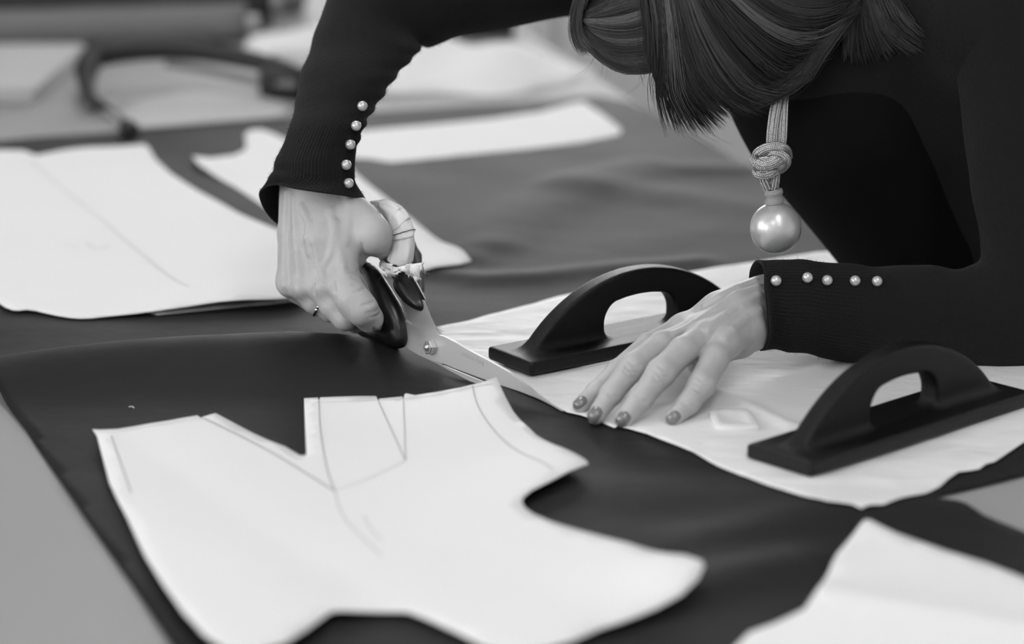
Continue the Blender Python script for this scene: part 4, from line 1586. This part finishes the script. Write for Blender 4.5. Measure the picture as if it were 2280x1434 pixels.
# ---- loose fibres standing off the knit
fz = []
for (V_, F_), cnt in ((sR, 4200), (sL, 3600)):
    V_ = np.asarray(V_)
    F_ = np.asarray([f for f in F_])
    pick = F_[RNG.integers(0, len(F_), cnt)]
    c_ = V_[pick].mean(1)
    nn = np.cross(V_[pick[:, 1]] - V_[pick[:, 0]], V_[pick[:, 3]] - V_[pick[:, 0]])
    nn /= np.linalg.norm(nn, axis=1)[:, None] + 1e-12
    ln = RNG.uniform(.0008, .0028, cnt)[:, None]
    sd = RNG.normal(0, 1, (cnt, 3))
    sd -= nn * np.sum(sd * nn, 1)[:, None]
    fz.append(np.stack([c_, c_ + nn * ln * .5 + sd * ln * .18, c_ + nn * ln * .75 + sd * ln * .5, c_ + nn * ln * .8 + sd * ln * .85], 1))
fz = np.concatenate(fz)
o = mk_np('knit_fuzz', *strands(fz, np.full(len(fz), .00007)), M['knit'], cardigan)
o['kind'] = 'stuff'

# ================================================================== NECKLACE
neck = empty('pendant_necklace', P(1727, 560, 1.95))
tag(neck, 'silver cord necklace with a knot and one very large pearl', 'necklace')
NY = 1.955
bm = bmesh.new()
bmesh.ops.create_uvsphere(bm, u_segments=64, v_segments=40, radius=56 * PX)
bmesh.ops.translate(bm, verts=bm.verts[:], vec=Vector(P(1727, 508, NY)))
from_bm('pearl', bm, M['pearl_smooth'], neck)
wp = [P(1722 + 3 * k / 11, 424 + 38 * k / 11, NY) for k in range(12)]
tw = []
for k in range(12):
    c = wp[k]
    r = (17 + 1.5 * math.sin(k * 1.1)) * PX
    tw.append(tube([c + np.array([math.cos(t) * r, math.sin(t) * r, 0.0012 * math.cos(t + .4)]) for t in np.linspace(0, 2 * math.pi, 33)], 0.0009, 6))
tw.append(tube(wp, 16 * PX, 16))
mk('thread_wrap', *join(tw), M['thread'], neck)

def rope(path, rad, turns_per_m, hand):
    """two strands twisted round each other"""
    p = resample(path, max(20, int(np.linalg.norm(np.diff(path, axis=0), axis=1).sum() * turns_per_m * 7)))
    s = np.concatenate([[0], np.cumsum(np.linalg.norm(np.diff(p, axis=0), axis=1))])
    t = np.gradient(p, axis=0)
    t /= np.linalg.norm(t, axis=1)[:, None]
    ref = np.array([0, 1.0, 0.15])
    a = np.cross(t, ref)
    a /= np.linalg.norm(a, axis=1)[:, None]
    b = np.cross(t, a)
    out = []
    for ph in (0, math.pi):
        an = hand * s * turns_per_m * 2 * math.pi + ph
        out.append(tube(p + (np.cos(an)[:, None] * a + np.sin(an)[:, None] * b) * rad * 0.5, rad * 0.62, 5, cap=False))
    return join(out)

def band(path_px, width_px, nropes, rad, bulge=0.004):
    """flat bundle of ropes side by side following a pixel path (u, v, Y)"""
    c = catmull(path_px, 40)
    pts = np.array([P(u, v, Y) for u, v, Y in c])
    t = np.gradient(c[:, :2], axis=0)
    n = np.stack([-t[:, 1], t[:, 0]], 1)
    n /= np.linalg.norm(n, axis=1)[:, None] + 1e-9
    parts = []
    for k in range(nropes):
        o_ = (k / (nropes - 1) - 0.5) * 2
        q_ = np.array([P(c[i, 0] + n[i, 0] * o_ * width_px / 2, c[i, 1] + n[i, 1] * o_ * width_px / 2, c[i, 2] + bulge * o_ * o_) for i in range(len(c))])
        parts.append(rope(q_, rad, 330, 1 if k % 2 else -1))
    return join(parts)

cords = [band([(1742, 150, 2.03), (1733, 215, 1.992), (1725, 270, 1.970), (1721, 310, 1.960), (1722, 345, 1.956)], 24, 6, .00125, .003),
         band([(1752, 150, 2.03), (1747, 215, 1.995), (1745, 270, 1.973), (1743, 310, 1.962), (1738, 345, 1.958)], 12, 4, .00125, .001),
         band([(u_, v_, on_cardigan(u_, v_, 0.004)) for u_, v_ in [(1742, 165), (1790, 135), (1838, 103), (1868, 73), (1900, 30)]], 12, 4, .0012, .001),
         band([(1738, 160, 1.98), (1700, 120, 2.02), (1690, 60, 2.08), (1700, 0, 2.14)], 12, 4, .0012, .001)]
mk('cord', *join(cords), M['cord'], neck)
knot = [band([(1688, 360, 1.970), (1688, 344, 1.948), (1704, 333, 1.943), (1728, 329, 1.942), (1748, 335, 1.946), (1752, 352, 1.972)], 20, 6, .00130, .003),
        band([(1704, 350, 1.950), (1722, 343, 1.941), (1742, 348, 1.940), (1750, 361, 1.944), (1736, 376, 1.968)], 18, 5, .00130, .003),
        band([(1694, 340, 1.968), (1683, 356, 1.943), (1696, 367, 1.937), (1716, 365, 1.936), (1736, 354, 1.939), (1746, 345, 1.966)], 20, 6, .00130, .003),
        band([(1690, 366, 1.968), (1687, 384, 1.946), (1706, 387, 1.942), (1724, 379, 1.942), (1736, 364, 1.966)], 18, 5, .00130, .003),
        band([(1698, 388, 1.950), (1704, 405, 1.950), (1712, 424, 1.952)], 18, 4, .00125, .003),
        band([(1726, 384, 1.948), (1726, 402, 1.949), (1722, 424, 1.952)], 16, 4, .00125, .003)]
kc = P(1718, 360, 1.953)
knot.append(polygonise(lambda p: ell(p, kc, (.0135, .0085, .0125)), kc - .02, kc + .02, .002))
mk('knot', *join(knot), M['cord'], neck)

# ================================================================== THINGS AT THE FAR END OF THE TABLE
M['white_cloth'] = mat('white_calico', 0.85, 0.9, 0.1, bump=[('noise', 40, .3, .003)])
M['mid_cloth'] = mat('grey_cloth', 0.20, 0.9, 0.1, bump=[('noise', 60, .3, .003)])
M['dark_cloth'] = mat('dark_cloth', 0.05, 0.9, 0.1)
M['black'] = mat('black_leather', 0.012, 0.5)
M['card'] = mat('white_card', 0.72, 0.7)
M['greycard'] = mat('grey_card', 0.48, 0.7)

# white box at the left
bx0, bx1 = G(-120, 236), G(80, 232)
bt = G(20, 132)
o = bevel_box('white_box', (-0.90, bx1[1] - 0.005, 0.001), (bx1[0], bt[1], 0.024), M['greycard'], None, 0.003)
tag(o, 'flat white cardboard box at the far left of the table', 'box')

# black bag strap, cord and case
strap = catmull([(236, 246, 3.12), (205, 222, 3.16), (192, 180, 3.22), (198, 140, 3.27), (232, 120, 3.3), (330, 108, 3.32), (440, 113, 3.32), (550, 132, 3.3), (640, 156, 3.27), (720, 190, 3.22)], 60)
sp = np.array([P(u, v, Y) for u, v, Y in strap])
sp[:, 2] = np.maximum(sp[:, 2], 0.016)
rr = np.concatenate([np.linspace(.004, .014, 16), np.full(14, .017), np.linspace(.017, .011, 30)])
bag = empty('shoulder_bag', sp[40] * np.array([1, 1, 0]))
tag(bag, 'black bag with an arched strap lying at the far end of the table', 'bag')
mk('strap', *tube(sp, rr, 10), M['black'], bag)
c0, c1 = G(575, 226), G(690, 224)
bevel_box('bag_body', (c0[0], c0[1], 0.001), (c1[0], c0[1] + 0.16, 0.045), M['black'], bag, 0.012, 3)
l2 = catmull([(370, 140, 3.31), (430, 150, 3.3), (500, 165, 3.28), (580, 182, 3.26), (660, 190, 3.24)], 30)
mk('strap', *tube([P(u, v, Y) + np.array([0, 0, 0.0]) for u, v, Y in l2], 0.006, 8), M['mid_cloth'], bag)
cp = np.array([G(u, v, 0.006) for u, v in [tuple(k) for k in catmull([(190, 170), (186, 205), (198, 240), (230, 236), (262, 256), (292, 288)], 30)]])
o = mk('cord', *tube(cp, 0.0045, 8), M['mid_cloth'])
o.name = 'power_cord'
tag(o, 'thin dark cord hanging in a loop beside the bag strap', 'cord')
o = mk('cord_plug', *tube([G(284, 284, .012), G(298, 290, .012)], [.012, .008], 10), M['black'])
tag(o, 'small black plug on the edge of the far fabric', 'plug')

# grey folded sheet under the bag
o = sheet('grey_cloth', [(230, 250), (300, 225), (420, 205), (560, 215), (640, 228), (640, 262), (420, 279), (290, 290)], lambda x, y: 0.004 + 0 * np.asarray(x), mat('pale_grey_paper', 0.5, 0.7), 0.03, 0.002)
o.name = 'paper_sheet'
tag(o, 'pale grey sheet of paper lying in front of the bag', 'paper')

def fabric_roll(p0, p1, r, m, label):
    root = empty('fabric_roll', ((p0[0] + p1[0]) / 2, (p0[1] + p1[1]) / 2, 0))
    p0 = np.array([p0[0], p0[1], r + .001])
    p1 = np.array([p1[0], p1[1], r + .001])
    pts = resample(np.array([p0, p1]), 24)
    mk('cloth', *tube(pts, r * (1 + .02 * np.sin(np.arange(24) * 1.7)), 28), m, root)
    d = (p1 - p0) / np.linalg.norm(p1 - p0)
    mk('core_tube', *tube([p0 - d * .02, p1 + d * .02], r * .35, 16), M['card'], root)
    tag(root, label, 'fabric roll', 'fabric rolls on the far table end')
    return root

fabric_roll((-1.15, 3.62), (-0.42, 3.80), 0.030, M['mid_cloth'], 'grey fabric roll behind the bag strap')
fabric_roll((-1.20, 3.76), (-0.40, 3.96), 0.045, M['dark_cloth'], 'dark fabric roll behind the grey roll')
fabric_roll((-1.15, 3.98), (-0.36, 4.16), 0.055, mat('light_cloth', 0.33, .9), 'light grey fabric roll at the very far end')

# crumpled white calico
def calico(x, y, c, s):
    e = ((x - c[0]) / s[0]) ** 2 + ((y - c[1]) / s[1]) ** 2
    h = np.clip(1 - e, 0, 1) ** 0.6
    return 0.004 + h * (0.046 - 0.13 * (x - c[0]) + 0.012 * np.sin(x * 34 + 2 * np.sin(y * 8)) + 0.008 * np.sin(y * 26 + x * 9))

def heap(name, c, s, label, m):
    rings = []
    for k in range(26):
        f = k / 25
        t = np.linspace(0, 2 * math.pi, 80, endpoint=False)
        rr = (0.02 + 0.98 * f) * (1 + 0.05 * np.sin(5 * t + 1) + .04 * np.sin(9 * t))
        x = c[0] + np.cos(t) * rr * s[0]
        y = c[1] + np.sin(t) * rr * s[1]
        rings.append(np.column_stack([x, y, calico(x, y, c, s)]))
    rings.append(np.column_stack([c[0] + (x - c[0]) * 1.02, c[1] + (y - c[1]) * 1.02, 0 * x + 0.0006]))
    v, f = loft(rings)
    f.append(tuple(range(79, -1, -1)))
    a_, b_, c_ = (v[i] for i in f[40 * 12][:3])
    if np.cross(b_ - a_, c_ - a_)[2] < 0:
        f = [k[::-1] for k in f]
    o = mk(name, v, f, m)
    return tag(o, label, 'cloth')

heap('calico_cloth', (-0.09, 3.47), (0.19, 0.17), 'crumpled white calico just behind the upper arm', M['white_cloth'])
heap('calico_cloth', (-0.33, 3.67), (0.08, 0.08), 'small crumpled white calico beyond the bag', M['white_cloth'])

case = empty('black_case', (-0.06, 3.92, 0))
tag(case, 'black case standing behind the white calico', 'case')
bevel_box('case_body', (-0.13, 3.83, 0.0005), (0.004, 3.99, 0.12), M['black'], case, 0.006)
bevel_box('case_lid', (-0.133, 3.827, 0.1205), (0.007, 3.993, 0.145), M['black'], case, 0.006)
mk('handle', *tube(catmull([(-0.09, 3.91, .143), (-0.085, 3.91, .165), (-0.04, 3.91, .165), (-0.035, 3.91, .143)], 20), .005, 8), M['black'], case)

# white cupboard and black chair beyond the table
cup = empty('storage_cupboard', (0.75, 5.0, -0.9))
tag(cup, 'white storage cupboard standing behind the table', 'cupboard')
bevel_box('carcass', (-0.55, 4.8, -0.9), (2.0, 5.3, -0.02), M['card'], cup, 0.004)
for k in range(4):
    x0 = -0.55 + k * 0.6375
    d = bevel_box('door', (x0 + .006, 4.78, -0.84), (x0 + .63, 4.7995, -0.03), M['card'], cup, 0.003)
    bevel_box('handle', (x0 + .57, 4.755, -0.35), (x0 + .585, 4.7798, -0.20), M['steel'], d, 0.003)
stool = empty('work_stool', (-0.03, 4.45, -0.9))
tag(stool, 'black work stool between table and cupboard', 'stool')
bm = bmesh.new()
bmesh.ops.create_cone(bm, cap_ends=True, segments=32, radius1=.085, radius2=.075, depth=.05)
bmesh.ops.translate(bm, verts=bm.verts[:], vec=(-0.03, 4.45, -0.10))
from_bm('seat', bm, M['black'], stool)
for k in range(4):
    a = k * math.pi / 2 + .4
    mk('leg', *tube([(-0.03 + .06 * math.cos(a), 4.45 + .06 * math.sin(a), -.12), (-0.03 + .17 * math.cos(a), 4.45 + .17 * math.sin(a), -.899)], .012, 10), M['black'], stool)
